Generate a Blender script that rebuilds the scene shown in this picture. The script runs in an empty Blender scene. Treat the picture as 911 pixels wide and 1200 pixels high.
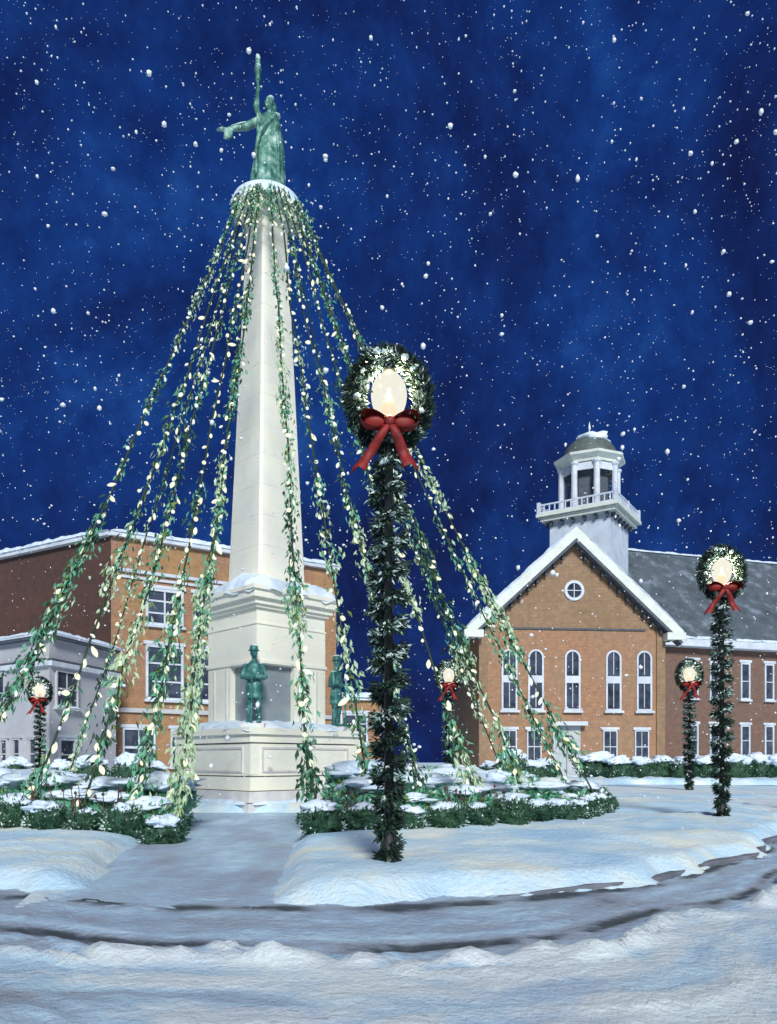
import bpy, bmesh, math, random
from mathutils import Vector, Matrix, noise
PI = math.pi
R = math.radians
random.seed(7)
scene = bpy.context.scene
COL = scene.collection

# ------------------------------------------------------------------ materials
def newmat(name):
    m = bpy.data.materials.new(name); m.use_nodes = True
    nt = m.node_tree; nt.nodes.clear()
    out = nt.nodes.new('ShaderNodeOutputMaterial')
    p = nt.nodes.new('ShaderNodeBsdfPrincipled')
    nt.links.new(p.outputs[0], out.inputs[0])
    return m, nt, p, out
def lk(nt, a, b): nt.links.new(a, b)
def ramp(nt, stops):
    r = nt.nodes.new('ShaderNodeValToRGB')
    el = r.color_ramp.elements
    while len(el) < len(stops): el.new(0.5)
    for e, (p, c) in zip(el, stops):
        e.position = p; e.color = (c[0], c[1], c[2], 1)
    return r
def noise_n(nt, scale, detail=5, rough=0.6, vec=None, dist=0.0):
    n = nt.nodes.new('ShaderNodeTexNoise')
    n.inputs['Scale'].default_value = scale; n.inputs['Detail'].default_value = detail
    n.inputs['Roughness'].default_value = rough; n.inputs['Distortion'].default_value = dist
    if vec is not None: lk(nt, vec, n.inputs['Vector'])
    return n
def mixc(nt, fac, a, b, mode='MIX'):
    m = nt.nodes.new('ShaderNodeMix'); m.data_type = 'RGBA'; m.blend_type = mode
    for s, v in ((m.inputs[0], fac), (m.inputs[6], a), (m.inputs[7], b)):
        if isinstance(v, (int, float)): s.default_value = v
        elif isinstance(v, tuple): s.default_value = (v[0], v[1], v[2], 1)
        else: lk(nt, v, s)
    return m.outputs[2]
def bump(nt, p, h, strength=0.4, dist=0.02):
    b = nt.nodes.new('ShaderNodeBump'); b.inputs['Strength'].default_value = strength
    b.inputs['Distance'].default_value = dist
    lk(nt, h, b.inputs['Height']); lk(nt, b.outputs[0], p.inputs['Normal'])
def mat_noise(name, stops, scale=3, rough=0.7, bscale=20, bstr=0.3, bdist=0.02, metal=0, detail=5, emis=None):
    m, nt, p, out = newmat(name)
    tc = nt.nodes.new('ShaderNodeTexCoord')
    n = noise_n(nt, scale, detail, 0.6, tc.outputs['Object'])
    r = ramp(nt, stops); lk(nt, n.outputs['Fac'], r.inputs[0])
    lk(nt, r.outputs[0], p.inputs['Base Color'])
    p.inputs['Roughness'].default_value = rough; p.inputs['Metallic'].default_value = metal
    if bstr > 0:
        n2 = noise_n(nt, bscale, 6, 0.65, tc.outputs['Object']); bump(nt, p, n2.outputs['Fac'], bstr, bdist)
    return m
def emit(name, col, s):
    m, nt, p, out = newmat(name)
    p.inputs['Base Color'].default_value = (col[0]*.15, col[1]*.15, col[2]*.15, 1)
    p.inputs['Emission Color'].default_value = (*col, 1); p.inputs['Emission Strength'].default_value = s
    p.inputs['Roughness'].default_value = 0.4
    return m

M = {}
M['snow'] = mat_noise('snow', [(0.34, (.46, .71, .92)), (0.5, (.64, .84, .96)), (0.64, (.88, .93, .84))], 0.75, 0.75, 16, 0.8, 0.05)
M['snow_cap'] = mat_noise('snow_cap', [(0.3, (.54, .70, .92)), (0.6, (.82, .90, .96))], 2.2, 0.75, 12, 0.5, 0.04)
M['frost'] = mat_noise('frosted_foliage', [(0.3, (.30, .46, .42)), (0.65, (.70, .80, .76))], 9, 0.8, 30, 0.3)
M['stone'] = mat_noise('pale_limestone', [(0.25, (.82, .79, .72)), (0.5, (.90, .87, .74)), (0.75, (.93, .89, .70))], 1.6, 0.75, 14, 0.25, 0.02, detail=8)
M['stone_low'] = mat_noise('grey_limestone', [(0.3, (.56, .53, .56)), (0.7, (.80, .77, .70))], 2.0, 0.8, 14, 0.35, 0.03, detail=8)
M['stone_joint'] = mat_noise('faint_mortar', [(0.35, (.68, .65, .60)), (0.65, (.88, .84, .70))], 2.2, 0.8, bstr=0)
M['joint'] = mat_noise('dark_mortar', [(0.3, (.06, .05, .07)), (0.7, (.16, .13, .14))], 6, 0.9)
M['niche'] = mat_noise('grey_granite', [(0.3, (.20, .24, .27)), (0.7, (.29, .33, .34))], 2.5, 0.6, 30, 0.2)
M['bronze'] = mat_noise('verdigris_bronze', [(0.3, (.012, .07, .085)), (0.5, (.035, .16, .15)), (0.68, (.16, .36, .32))], 5, 0.5, 25, 0.4, 0.02, 0.25)
M['bronze_light'] = mat_noise('pale_verdigris_bronze', [(0.36, (.03, .09, .075)), (0.5, (.08, .25, .19)), (0.64, (.36, .50, .44))], 4.2, 0.55, 22, 0.4, 0.02, 0.2)
M['trim'] = mat_noise('cream_painted_trim', [(0.3, (.62, .66, .60)), (0.7, (.80, .83, .74))], 1.5, 0.6, 12, 0.15)
M['white_trim'] = mat_noise('white_painted_wood', [(0.3, (.50, .54, .62)), (0.7, (.72, .75, .80))], 1.2, 0.6, 12, 0.15)
M['cupola'] = mat_noise('blue_white_boards', [(0.3, (.48, .54, .64)), (0.7, (.68, .74, .82))], 1.0, 0.6, 12, 0.15)
M['louvre'] = mat_noise('dark_louvre', [(0.3, (.05, .06, .09)), (0.7, (.10, .12, .14))], 3, 0.7)
M['dome'] = mat_noise('weathered_green_dome', [(0.3, (.06, .08, .08)), (0.7, (.13, .16, .14))], 1.5, 0.6)
M['roof'] = mat_noise('slate_roof', [(0.3, (.05, .065, .08)), (0.55, (.10, .125, .15)), (0.72, (.22, .26, .32))], 0.9, 0.75, 6, 0.4, 0.05, detail=8)
M['iron'] = mat_noise('black_iron', [(0.3, (.008, .01, .01)), (0.7, (.03, .035, .03))], 6, 0.45, 30, 0.2)
M['wire'] = mat_noise('dark_green_cable', [(0.3, (.008, .02, .012)), (0.7, (.03, .06, .02))], 4, 0.6)
M['glass'] = mat_noise('dark_window_glass', [(0.3, (.02, .025, .04)), (0.7, (.09, .11, .15))], 1.3, 0.15, 8, 0.05)
M['door'] = mat_noise('pale_grey_door', [(0.3, (.42, .43, .47)), (0.7, (.56, .57, .58))], 2, 0.6)
M['render'] = mat_noise('lavender_grey_render', [(0.3, (.40, .40, .45)), (0.7, (.57, .56, .56))], 0.35, 0.8, 4, 0.3, 0.03, detail=8)
M['g_dark'] = mat_noise('dark_evergreen', [(0.3, (.012, .045, .025)), (0.7, (.04, .12, .06))], 7, 0.7, 20, 0.2)
M['g_black'] = mat_noise('blackish_evergreen', [(0.3, (.004, .012, .010)), (0.7, (.016, .04, .028))], 7, 0.7, 20, 0.2)
M['g_mid'] = mat_noise('teal_green_leaf', [(0.3, (.05, .22, .13)), (0.7, (.17, .46, .29))], 5, 0.6, 20, 0.2)
M['g_olive'] = mat_noise('olive_green_leaf', [(0.3, (.09, .15, .03)), (0.7, (.22, .30, .07))], 5, 0.6, 20, 0.2)
M['g_pale'] = mat_noise('pale_frosted_leaf', [(0.3, (.30, .45, .28)), (0.7, (.58, .70, .46))], 5, 0.6, 20, 0.2)
M['bow'] = mat_noise('red_velvet', [(0.3, (.12, .006, .006)), (0.7, (.36, .018, .012))], 9, 0.6, 40, 0.4, 0.01)
M['stem'] = mat_noise('brown_dry_stem', [(0.3, (.05, .03, .035)), (0.7, (.16, .09, .09))], 7, 0.8)
M['curb'] = mat_noise('grey_kerb_stone', [(0.3, (.09, .10, .12)), (0.7, (.24, .25, .30))], 2.2, 0.8, 20, 0.5)
M['bulb'] = emit('lit_bulb', (.94, .96, .72), 1.0)
M['bulb_w'] = emit('lit_white_bulb', (.88, .96, .86), 0.97)
M['flame'] = emit('lamp_filament', (1.0, .42, .08), 1.0)

def globe_mat():
    m, nt, p, out = newmat('lit_frosted_globe')
    e = nt.nodes.new('ShaderNodeEmission'); e.inputs[0].default_value = (1.0, .96, .80, 1); e.inputs[1].default_value = 1.08
    t = nt.nodes.new('ShaderNodeBsdfTransparent')
    mx = nt.nodes.new('ShaderNodeMixShader'); mx.inputs[0].default_value = 0.60
    lk(nt, t.outputs[0], mx.inputs[1]); lk(nt, e.outputs[0], mx.inputs[2]); lk(nt, mx.outputs[0], out.inputs[0])
    nt.nodes.remove(p)
    return m
M['globe'] = globe_mat()

def brick_mat(name, c1, c2, mortar, alt, scale=1.0):
    m, nt, p, out = newmat(name)
    uv = nt.nodes.new('ShaderNodeUVMap')
    b = nt.nodes.new('ShaderNodeTexBrick'); lk(nt, uv.outputs[0], b.inputs['Vector'])
    b.inputs['Scale'].default_value = 1.0
    b.inputs['Brick Width'].default_value = .30 * scale; b.inputs['Row Height'].default_value = .11 * scale
    b.inputs['Mortar Size'].default_value = .010 * scale; b.inputs['Bias'].default_value = 0
    b.inputs['Color1'].default_value = (*c1, 1); b.inputs['Color2'].default_value = (*c2, 1); b.inputs['Mortar'].default_value = (*mortar, 1)
    n = noise_n(nt, 0.22, 6, 0.65, uv.outputs[0])
    r = ramp(nt, [(0.38, (0, 0, 0)), (0.62, (1, 1, 1))]); lk(nt, n.outputs['Fac'], r.inputs[0])
    f = nt.nodes.new('ShaderNodeMath'); f.operation = 'MULTIPLY'; f.inputs[1].default_value = .75; lk(nt, r.outputs[0], f.inputs[0])
    c = mixc(nt, f.outputs[0], b.outputs['Color'], alt)
    n2 = noise_n(nt, 2.2, 5, 0.7, uv.outputs[0])
    r2 = ramp(nt, [(0.3, (.72, .72, .74)), (0.7, (1.15, 1.12, 1.1))]); lk(nt, n2.outputs['Fac'], r2.inputs[0])
    c = mixc(nt, 1.0, c, r2.outputs[0], 'MULTIPLY')
    lk(nt, c, p.inputs['Base Color']); p.inputs['Roughness'].default_value = .85
    bump(nt, p, b.outputs['Fac'], -0.25, 0.02)
    return m
M['brick_orange'] = brick_mat('orange_brick', (.40, .19, .09), (.33, .16, .09), (.48, .32, .22), (.34, .22, .13))
M['brick_brown'] = brick_mat('ochre_brown_brick', (.33, .20, .115), (.27, .165, .10), (.42, .30, .20), (.27, .17, .09))
M['brick_wing'] = brick_mat('brown_red_brick', (.20, .105, .07), (.155, .085, .06), (.28, .18, .14), (.18, .115, .09))
M['brick_shaded'] = brick_mat('shaded_side_brick', (.11, .048, .032), (.085, .038, .028), (.12, .07, .06), (.07, .04, .035))  # russet brick darkened: the side walls' shade put into its colour
M['brick_left'] = brick_mat('russet_brick', (.36, .175, .10), (.28, .13, .08), (.46, .31, .23), (.42, .24, .09))

def road_mat():
    m, nt, p, out = newmat('slushy_asphalt')
    a = nt.nodes.new('ShaderNodeAttribute'); a.attribute_name = 'snowcover'
    tc = nt.nodes.new('ShaderNodeTexCoord')
    n = noise_n(nt, 5, 8, 0.7, tc.outputs['Object'])
    s = nt.nodes.new('ShaderNodeMath'); s.operation = 'MULTIPLY_ADD'; s.inputs[1].default_value = .55; s.inputs[2].default_value = -.27
    lk(nt, n.outputs['Fac'], s.inputs[0])
    ad = nt.nodes.new('ShaderNodeMath'); ad.operation = 'ADD'; lk(nt, a.outputs['Fac'], ad.inputs[0]); lk(nt, s.outputs[0], ad.inputs[1])
    r = ramp(nt, [(0.02, (.07, .09, .10)), (0.16, (.20, .25, .30)), (0.34, (.42, .48, .57)), (0.50, (.46, .60, .74)), (0.64, (.55, .76, .93)), (0.85, (.84, .93, .96))])
    lk(nt, ad.outputs[0], r.inputs[0])
    n3 = noise_n(nt, 0.9, 4, 0.6, tc.outputs['Object'])
    r3 = ramp(nt, [(0.35, (.90, .88, .92)), (0.65, (1.05, 1.06, 1.02))]); lk(nt, n3.outputs['Fac'], r3.inputs[0])
    c = mixc(nt, 1.0, r.outputs[0], r3.outputs[0], 'MULTIPLY')
    lk(nt, c, p.inputs['Base Color']); p.inputs['Roughness'].default_value = .62
    n2 = noise_n(nt, 14, 8, 0.7, tc.outputs['Object']); bump(nt, p, n2.outputs['Fac'], .8, .05)
    return m
M['road'] = road_mat()

# ------------------------------------------------------------------ mesh builder
class MB:
    def __init__(s): s.v = []; s.f = []; s.m = []
    def add(s, vs, fs, mi=0, mat=None):
        o = len(s.v)
        for p in vs:
            p = Vector(p); s.v.append(mat @ p if mat is not None else p)
        for f in fs: s.f.append([o + i for i in f]); s.m.append(mi)
        return s
    def box(s, c, h, mi=0, rot=None, mat=None):
        cx, cy, cz = c; hx, hy, hz = h
        vs = [Vector((x*hx, y*hy, z*hz)) for z in (-1, 1) for y in (-1, 1) for x in (-1, 1)]
        if rot is not None: vs = [rot @ v for v in vs]
        vs = [v + Vector(c) for v in vs]
        return s.add(vs, [(0,2,3,1),(4,5,7,6),(0,1,5,4),(2,6,7,3),(0,4,6,2),(1,3,7,5)], mi, mat)
    def prism(s, poly, z0, z1, mi=0, mat=None):
        n = len(poly)
        vs = [(x, y, z0) for x, y in poly] + [(x, y, z1) for x, y in poly]
        fs = [tuple(reversed(range(n))), tuple(range(n, 2*n))] + [(i, (i+1) % n, n+(i+1) % n, n+i) for i in range(n)]
        return s.add(vs, fs, mi, mat)
    def lathe(s, prof, n=16, mi=0, mat=None, rot=0, ex=1, ey=1):
        vs = []; fs = []
        for r, z in prof:
            for i in range(n):
                a = 2*PI*i/n + rot; vs.append((r*math.cos(a)*ex, r*math.sin(a)*ey, z))
        for k in range(len(prof)-1):
            for i in range(n):
                j = (i+1) % n; fs.append((k*n+i, k*n+j, (k+1)*n+j, (k+1)*n+i))
        fs.append(tuple(reversed(range(n)))); fs.append(tuple(range((len(prof)-1)*n, len(prof)*n)))
        return s.add(vs, fs, mi, mat)
    def tube(s, pts, rad, n=8, mi=0, mat=None):
        pts = [Vector(p) for p in pts]; N = len(pts)
        rads = rad if isinstance(rad, (list, tuple)) else [rad]*N
        vs = []; fs = []
        for k, p in enumerate(pts):
            t = (pts[min(k+1, N-1)] - pts[max(k-1, 0)]).normalized()
            u = t.cross(Vector((0, 0, 1)))
            if u.length < .15: u = t.cross(Vector((0, 1, 0)))
            u.normalize(); w = t.cross(u)
            for i in range(n):
                a = 2*PI*i/n; vs.append(p + (u*math.cos(a) + w*math.sin(a))*rads[k])
        for k in range(N-1):
            for i in range(n):
                j = (i+1) % n; fs.append((k*n+i, k*n+j, (k+1)*n+j, (k+1)*n+i))
        fs.append(tuple(reversed(range(n)))); fs.append(tuple(range((N-1)*n, N*n)))
        return s.add(vs, fs, mi, mat)
    def leaf(s, p, d, ln, w, mi=0):
        d = d.normalized(); r = Vector((random.gauss(0,1), random.gauss(0,1), random.gauss(0,1)))
        u = d.cross(r)
        if u.length < 1e-4: return
        u.normalize(); k = d.cross(u)*w*.25
        o = len(s.v)
        s.v += [p, p + d*ln*.45 + u*w*.5 + k, p + d*ln, p + d*ln*.45 - u*w*.5 + k]
        s.f += [[o, o+1, o+2], [o, o+2, o+3]]; s.m += [mi, mi]
    def blob(s, c, r, mi=0, seed=0, amp=.25, sub=2, rot=None):
        bm = bmesh.new(); bmesh.ops.create_icosphere(bm, subdivisions=sub, radius=1)
        vs = []
        for v in bm.verts:
            q = v.co * (1 + amp*noise.noise(v.co*1.7 + Vector((seed*3.1, seed*1.7, seed))))
            q = Vector((q.x*r[0], q.y*r[1], q.z*r[2]))
            if rot is not None: q = rot @ q
            vs.append(q + Vector(c))
        bm.verts.index_update()
        fs = [tuple(v.index for v in f.verts) for f in bm.faces]; bm.free()
        return s.add(vs, fs, mi)
    def mesh(s, name, mats, smooth=False, uv=False):
        me = bpy.data.meshes.new(name)
        me.from_pydata([tuple(v) for v in s.v], [], s.f)
        for m in (mats if isinstance(mats, (list, tuple)) else [mats]): me.materials.append(m)
        me.polygons.foreach_set('material_index', s.m)
        if smooth: me.polygons.foreach_set('use_smooth', [True]*len(s.f))
        me.update()
        if uv:
            l = me.uv_layers.new(name='UVMap'); 
            for p in me.polygons:
                n = p.normal
                if abs(n.z) > .95: t = Vector((1,0,0)); b = Vector((0,1,0))
                else:
                    t = Vector((-n.y, n.x, 0)).normalized(); b = Vector((0,0,1))
                for li in p.loop_indices:
                    co = me.vertices[me.loops[li].vertex_index].co
                    l.data[li].uv = (co.dot(t), co.dot(b))
        return me
    def build(s, name, mats, parent=None, smooth=False, uv=False, loc=None):
        o = bpy.data.objects.new(name, s.mesh(name, mats, smooth, uv)); COL.objects.link(o)
        if parent is not None: o.parent = parent
        if loc is not None: o.location = loc
        return o
def tag(o, label=None, cat=None, group=None, kind=None):
    if label: o['label'] = label
    if cat: o['category'] = cat
    if group: o['group'] = group
    if kind: o['kind'] = kind
    return o
def empty(name, loc=(0,0,0), rz=0, label=None, cat=None, group=None):
    o = bpy.data.objects.new(name, None); COL.objects.link(o); o.empty_display_size = .3
    o.location = loc; o.rotation_euler = (0, 0, rz); return tag(o, label, cat, group)
def copy_tree(o, parent=None):
    c = o.copy(); COL.objects.link(c); c.parent = parent
    for ch in o.children: copy_tree(ch, c)
    return c
ORD = ['first','second','third','fourth','fifth','sixth','seventh','eighth','ninth','tenth','eleventh','twelfth','thirteenth','fourteenth','fifteenth','sixteenth','seventeenth','eighteenth','nineteenth','twentieth']

def snow_slab(mb, w, d, h, seed=0, mat=None, step=.12, mi=0, over=0.0):
    """lumpy closed layer of settled snow, w x d, local z=0 underside"""
    nx = max(4, int(w/step)); ny = max(3, int(d/step)); vs = []; fs = []
    for j in range(ny+1):
        for i in range(nx+1):
            u = 2*i/nx-1; v = 2*j/ny-1
            e = max(0.0, 1-abs(u)**8)**.6 * max(0.0, 1-abs(v)**5)**.6
            x = u*w/2; y = v*d/2
            nz = noise.noise(Vector((x*1.3+seed*7, y*1.3, seed*2.2)))*.45 + noise.noise(Vector((x*4+seed, y*4, seed)))*.25
            z = h*e*(1+nz)
            wob = noise.noise(Vector((x*2.1+seed, y*2.1, 5+seed)))*.35*h
            if over: z -= over*(1-e)*(1+noise.noise(Vector((x*3+seed, y*3, 9)))*1.5)
            vs.append((x + u*wob, y + v*wob, z))
    nb = len(vs)
    for j in range(ny):
        for i in range(nx):
            a = j*(nx+1)+i; fs.append((a, a+1, a+nx+2, a+nx+1))
    mb.add(vs, fs, mi, mat)
    mb.add([(-w/2*.98,-d/2*.98,-.0),(w/2*.98,-d/2*.98,-.0),(w/2*.98,d/2*.98,-.0),(-w/2*.98,d/2*.98,-.0)], [(3,2,1,0)], mi, mat)
    return mb

# ------------------------------------------------------------------ camera
EYE = 1.2
cam = bpy.data.cameras.new('camera'); camo = bpy.data.objects.new('camera', cam); COL.objects.link(camo)
camo.location = (0, 0, EYE); camo.rotation_euler = (R(90), 0, 0)
cam.sensor_fit = 'VERTICAL'; cam.sensor_height = 24; cam.lens = 18.0; cam.shift_y = 293/1200
cam.clip_start = .1; cam.clip_end = 4000
scene.camera = camo
def P(px, Y): return (px-455.5)*Y/900.0

# ------------------------------------------------------------------ setting
MC = Vector((-3.25, 20.5, 0))
Rk = [(-180,12.6),(-120,12.9),(-96,13.0),(-90,13.5),(-83,14.15),(-77,14.4),(-68,14.25),(-57,13.5),(-44,12.7),(-25,12.4),(0,12.4),(60,12.5),(120,12.5),(180,12.6)]
def Redge(th):
    d = math.degrees(th)
    while d > 180: d -= 360
    while d < -180: d += 360
    for (a, ra), (b, rb) in zip(Rk, Rk[1:]):
        if a <= d <= b:
            t = (d-a)/(b-a); t = t*t*(3-2*t); return ra + (rb-ra)*t
    return 12.5
def sm(a, b, x):
    t = min(1, max(0, (x-a)/(b-a))); return t*t*(3-2*t)
# path from the circle road to the monument: two edge lines
def path_edges(Y):
    t = (Y-6.2)/(17.6-6.2)
    tt = min(1, max(0, t))
    xl = -2.55 + (-4.65+2.55)*tt; xr = -1.02 + (-1.95+1.02)*tt
    # flare where it meets the road
    fl = sm(9.5, 6.3, Y)
    return xl - .12 + fl*.15, xr - fl*.05
def path_mask(x, y):      # >0 outside
    if y > 17.8: return 5
    xl, xr = path_edges(y)
    wob = noise.noise(Vector((x*1.5, y*1.5, 3)))*.10
    return max(xl-x, x-xr) + wob
def island_h(x, y):
    dx, dy = x-MC.x, y-MC.y; r = math.hypot(dx, dy); th = math.atan2(dy, dx)
    e = Redge(th) - r + .02 + noise.noise(Vector((th*17, 2.3, 0)))*.22 + noise.noise(Vector((th*55, 7.3, 0)))*.10
    pm = path_mask(x, y)
    d = min(e, pm*1.0)
    if d > 0 and e < 1.0 and pm < .6:   # round the nose
        d = min(d, (e**-2 + (pm+.001)**-2)**-.5)
    h = .17*sm(0, .34, d) + .05*sm(.2, 1.2, d)
    if d > 0:
        h += .05*noise.noise(Vector((x*.9, y*.9, 1)))*sm(0, .5, d) + .022*noise.noise(Vector((x*3.3, y*3.3, 4)))
        h += .06*max(0, noise.noise(Vector((x*.5+3, y*.8, 8))))*sm(0, .6, d)
    else: h = -.06
    return h
def snow_ground():
    mb = MB(); st = .085; x0, x1, y0, y1 = -13.2, 10.0, 5.6, 17.0
    nx = int((x1-x0)/st); ny = int((y1-y0)/st)
    xs = [x0+i*st for i in range(nx+1)]; ys = [y0+j*st for j in range(ny+1)]
    xs = [-17+i*.5 for i in range(8)] + xs + [10.5+i*.5 for i in range(2)]
    ys = ys + [17.2+i*.3 for i in range(58)]
    W = len(xs)
    vs = [(x, y, island_h(x, y)) for y in ys for x in xs]
    keep = [v[2] > -.055 for v in vs]; fs = []
    for j in range(len(ys)-1):
        for i in range(W-1):
            a = j*W+i; q = (a, a+1, a+W+1, a+W)
            if any(keep[k] for k in q): fs.append(q)
    mb.add(vs, fs)
    o = mb.build('snow_covered_island', M['snow'], smooth=True); tag(o, kind='structure')
snow_ground()
# ground sheet to the horizon
g = MB(); rings = [0, 12, 20, 30, 45, 70, 110, 200, 500, 1500]
n = 96; vs = []; fs = []
for r in rings:
    for i in range(n):
        a = 2*PI*i/n; x = MC.x + r*math.cos(a); y = MC.y + r*math.sin(a)
        z = -.03 + (.12*noise.noise(Vector((x*.12, y*.12, 0))) if 24 < r < 120 else 0)
        vs.append((x, y, z - (.01 if r < 24 else 0)))
for k in range(len(rings)-1):
    for i in range(n):
        j = (i+1) % n; fs.append((k*n+i, k*n+j, (k+1)*n+j, (k+1)*n+i))
g.add(vs, fs); tag(g.build('snowy_ground', M['snow'], smooth=True), kind='structure')
# road ring round the island with tyre tracks in the slush
def kroad(d):
    pts = [(-180,1.0),(-95,1.05),(-88,1.12),(-81,1.22),(-74.5,1.15),(-68,.80),(-55,.50),(-40,.45),(0,1.0),(180,1.0)]
    for (a, ra), (b, rb) in zip(pts, pts[1:]):
        if a <= d <= b:
            t = (d-a)/(b-a); t = t*t*(3-2*t); return ra + (rb-ra)*t
    return 1.0
def road():
    KR = {}
    angs = []; a = -180.0
    while a < 180:
        angs.append(R(a)); a += .22 if -112 < a < -38 else 1.5
    rr = [-.7]; r = -.6
    while r < 10: rr.append(r); r += .055 if r < 5.2 else .4
    A = len(angs); vs = []; cov = []
    for k, e0 in enumerate(rr):
        for th in angs:
            rad = Redge(th) + e0
            if th not in KR: KR[th] = kroad(math.degrees(th))
            e = e0/KR[th]
            q = Vector((th*9, e*1.6, 0)); ql = Vector((th*5, 0, 2))
            w = noise.noise(ql)*.22
            ee = e + w*min(1, e/1.0 if e > 0 else 0)
            n1 = noise.noise(Vector((th*30, e*5, 1))); n2 = noise.noise(Vector((th*11, e*2.5, 5))); n3 = noise.noise(Vector((th*60, e*12, 9)))
            def band(c, wd): return math.exp(-((ee-c)/wd)**2)
            c = .53 + .20*n2 + .16*n1 + .10*n3 + .17*sm(1.3, 1.9, e)
            z = 0.0
            dg = math.degrees(th); c += .42*sm(-50, -38, dg) + .42*sm(-125, -150, dg) if dg > -50 or dg < -125 else 0
            brk = sm(-.20, .12, noise.noise(Vector((th*19, 3, 1))) + .35*noise.noise(Vector((th*70, e*14, 1))))
            c -= .62*band(.14, .13)*sm(-.35, .1, noise.noise(Vector((th*20, 8, 1))))     # gutter at the kerb
            c -= .06*band(.75, .4)
            c -= .66*band(1.22, .07)*brk + .25*band(1.22, .2)                       # bare wheel track
            c += .18*band(1.02, .07)
            wc = 1.58 + .30*noise.noise(Vector((th*13, 4, 11))); ridge = band(wc, .13+.10*abs(n2))*sm(-.10, .35, noise.noise(Vector((th*26, ee*4, 11))) + .45*noise.noise(Vector((th*75, ee*9, 13))) + .16)
            c += .50*ridge; z -= .02*band(1.22,.12)*brk; z += .06*ridge*(1+.9*n1+.9*n3+.6*noise.noise(Vector((th*120, e*22, 5))))
            c += .14*band(2.0, .15)
            c -= .30*band(2.15, .10)*sm(-.2, .25, n2)
            r2 = band(2.5+.25*noise.noise(Vector((th*10, 1, 4))), .14)*sm(-.15, .4, noise.noise(Vector((th*22, ee*4, 17))) + .4*noise.noise(Vector((th*70, ee*8, 19))))
            c += .30*r2; z += .025*r2*(1+n3)
            c -= .24*band(3.0, .14)*sm(-.2,.3,n1+n2); c += .12*band(2.8, .1)
            c += .10*band(3.5, .3)*(.5+n2) - .34*sm(.05, .4, noise.noise(Vector((th*7, e*.9, 31))))*sm(1.9, 2.4, e)
            z += .016*n1*sm(.2, 1, e) + .014*n3 + .008*noise.noise(Vector((th*140, e*25, 3)))
            if e < 0: z -= .0
            vs.append((MC.x + rad*math.cos(th), MC.y + rad*math.sin(th), z+.004)); cov.append(max(0, min(1, c)))
    fs = [(k*A+i, k*A+(i+1) % A, (k+1)*A+(i+1) % A, (k+1)*A+i) for k in range(len(rr)-1) for i in range(A)]
    mb = MB().add(vs, fs); me = mb.mesh('road', M['road'], smooth=True)
    at = me.attributes.new('snowcover', 'FLOAT', 'POINT'); at.data.foreach_set('value', cov)
    o = bpy.data.objects.new('road', me); COL.objects.link(o); tag(o, kind='structure')
road()
def path():
    vs = []; cov = []; nx, ny = 34, 150
    for j in range(ny+1):
        Y = 5.9 + (18.4-5.9)*j/ny; xl, xr = path_edges(Y); xl -= .55; xr += .55
        for i in range(nx+1):
            x = xl + (xr-xl)*i/nx; u = i/nx
            e1 = noise.noise(Vector((x*1.2, Y*.5, 2))); e2 = noise.noise(Vector((x*5, Y*2, 7)))
            c = .50 + .20*e1 + .12*e2 + .10*noise.noise(Vector((x*2.4, Y*1.1, 12))) + .25*sm(.3, .5, abs(u-.5)) + .10*sm(12, 17, Y)
            fade = sm(7.4, 6.0, Y)
            vs.append((x, Y, .022 + .012*e2 + .01*e1 - .03*fade)); cov.append(c)
    fs = [(j*(nx+1)+i, j*(nx+1)+i+1, (j+1)*(nx+1)+i+1, (j+1)*(nx+1)+i) for j in range(ny) for i in range(nx)]
    me = MB().add(vs, fs).mesh('path', M['road'], smooth=True)
    at = me.attributes.new('snowcover', 'FLOAT', 'POINT'); at.data.foreach_set('value', cov)
    o = bpy.data.objects.new('path', me); COL.objects.link(o); tag(o, kind='structure')
path()
def kerb(off0, off1, h, a0, a1, name, seed):
    mb = MB(); vs = []; n = int((a1-a0)/.6)
    for i in range(n+1):
        th = R(a0 + (a1-a0)*i/n); ra = Redge(th)
        hh = -.03 + (h+.03)*sm(0, 8, i*.6)
        for rr_, z in ((ra+off0, -.05), (ra+off0, hh), (ra+off0+.02, hh+.01), (ra+off1-.02, hh+.01), (ra+off1, hh-.01), (ra+off1, -.05)):
            vs.append((MC.x + rr_*math.cos(th), MC.y + rr_*math.sin(th), z))
    fs = [(i*6+k, (i+1)*6+k, (i+1)*6+k+1, i*6+k+1) for i in range(n) for k in range(5)]
    mb.add(vs, fs); tag(mb.build(name, M['curb']), kind='structure')
kerb(-.12, .02, .04, -76, 255, 'kerb', 0)
kerb(-.12, .02, .05, -130, -94.5, 'kerb', 0)

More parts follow.
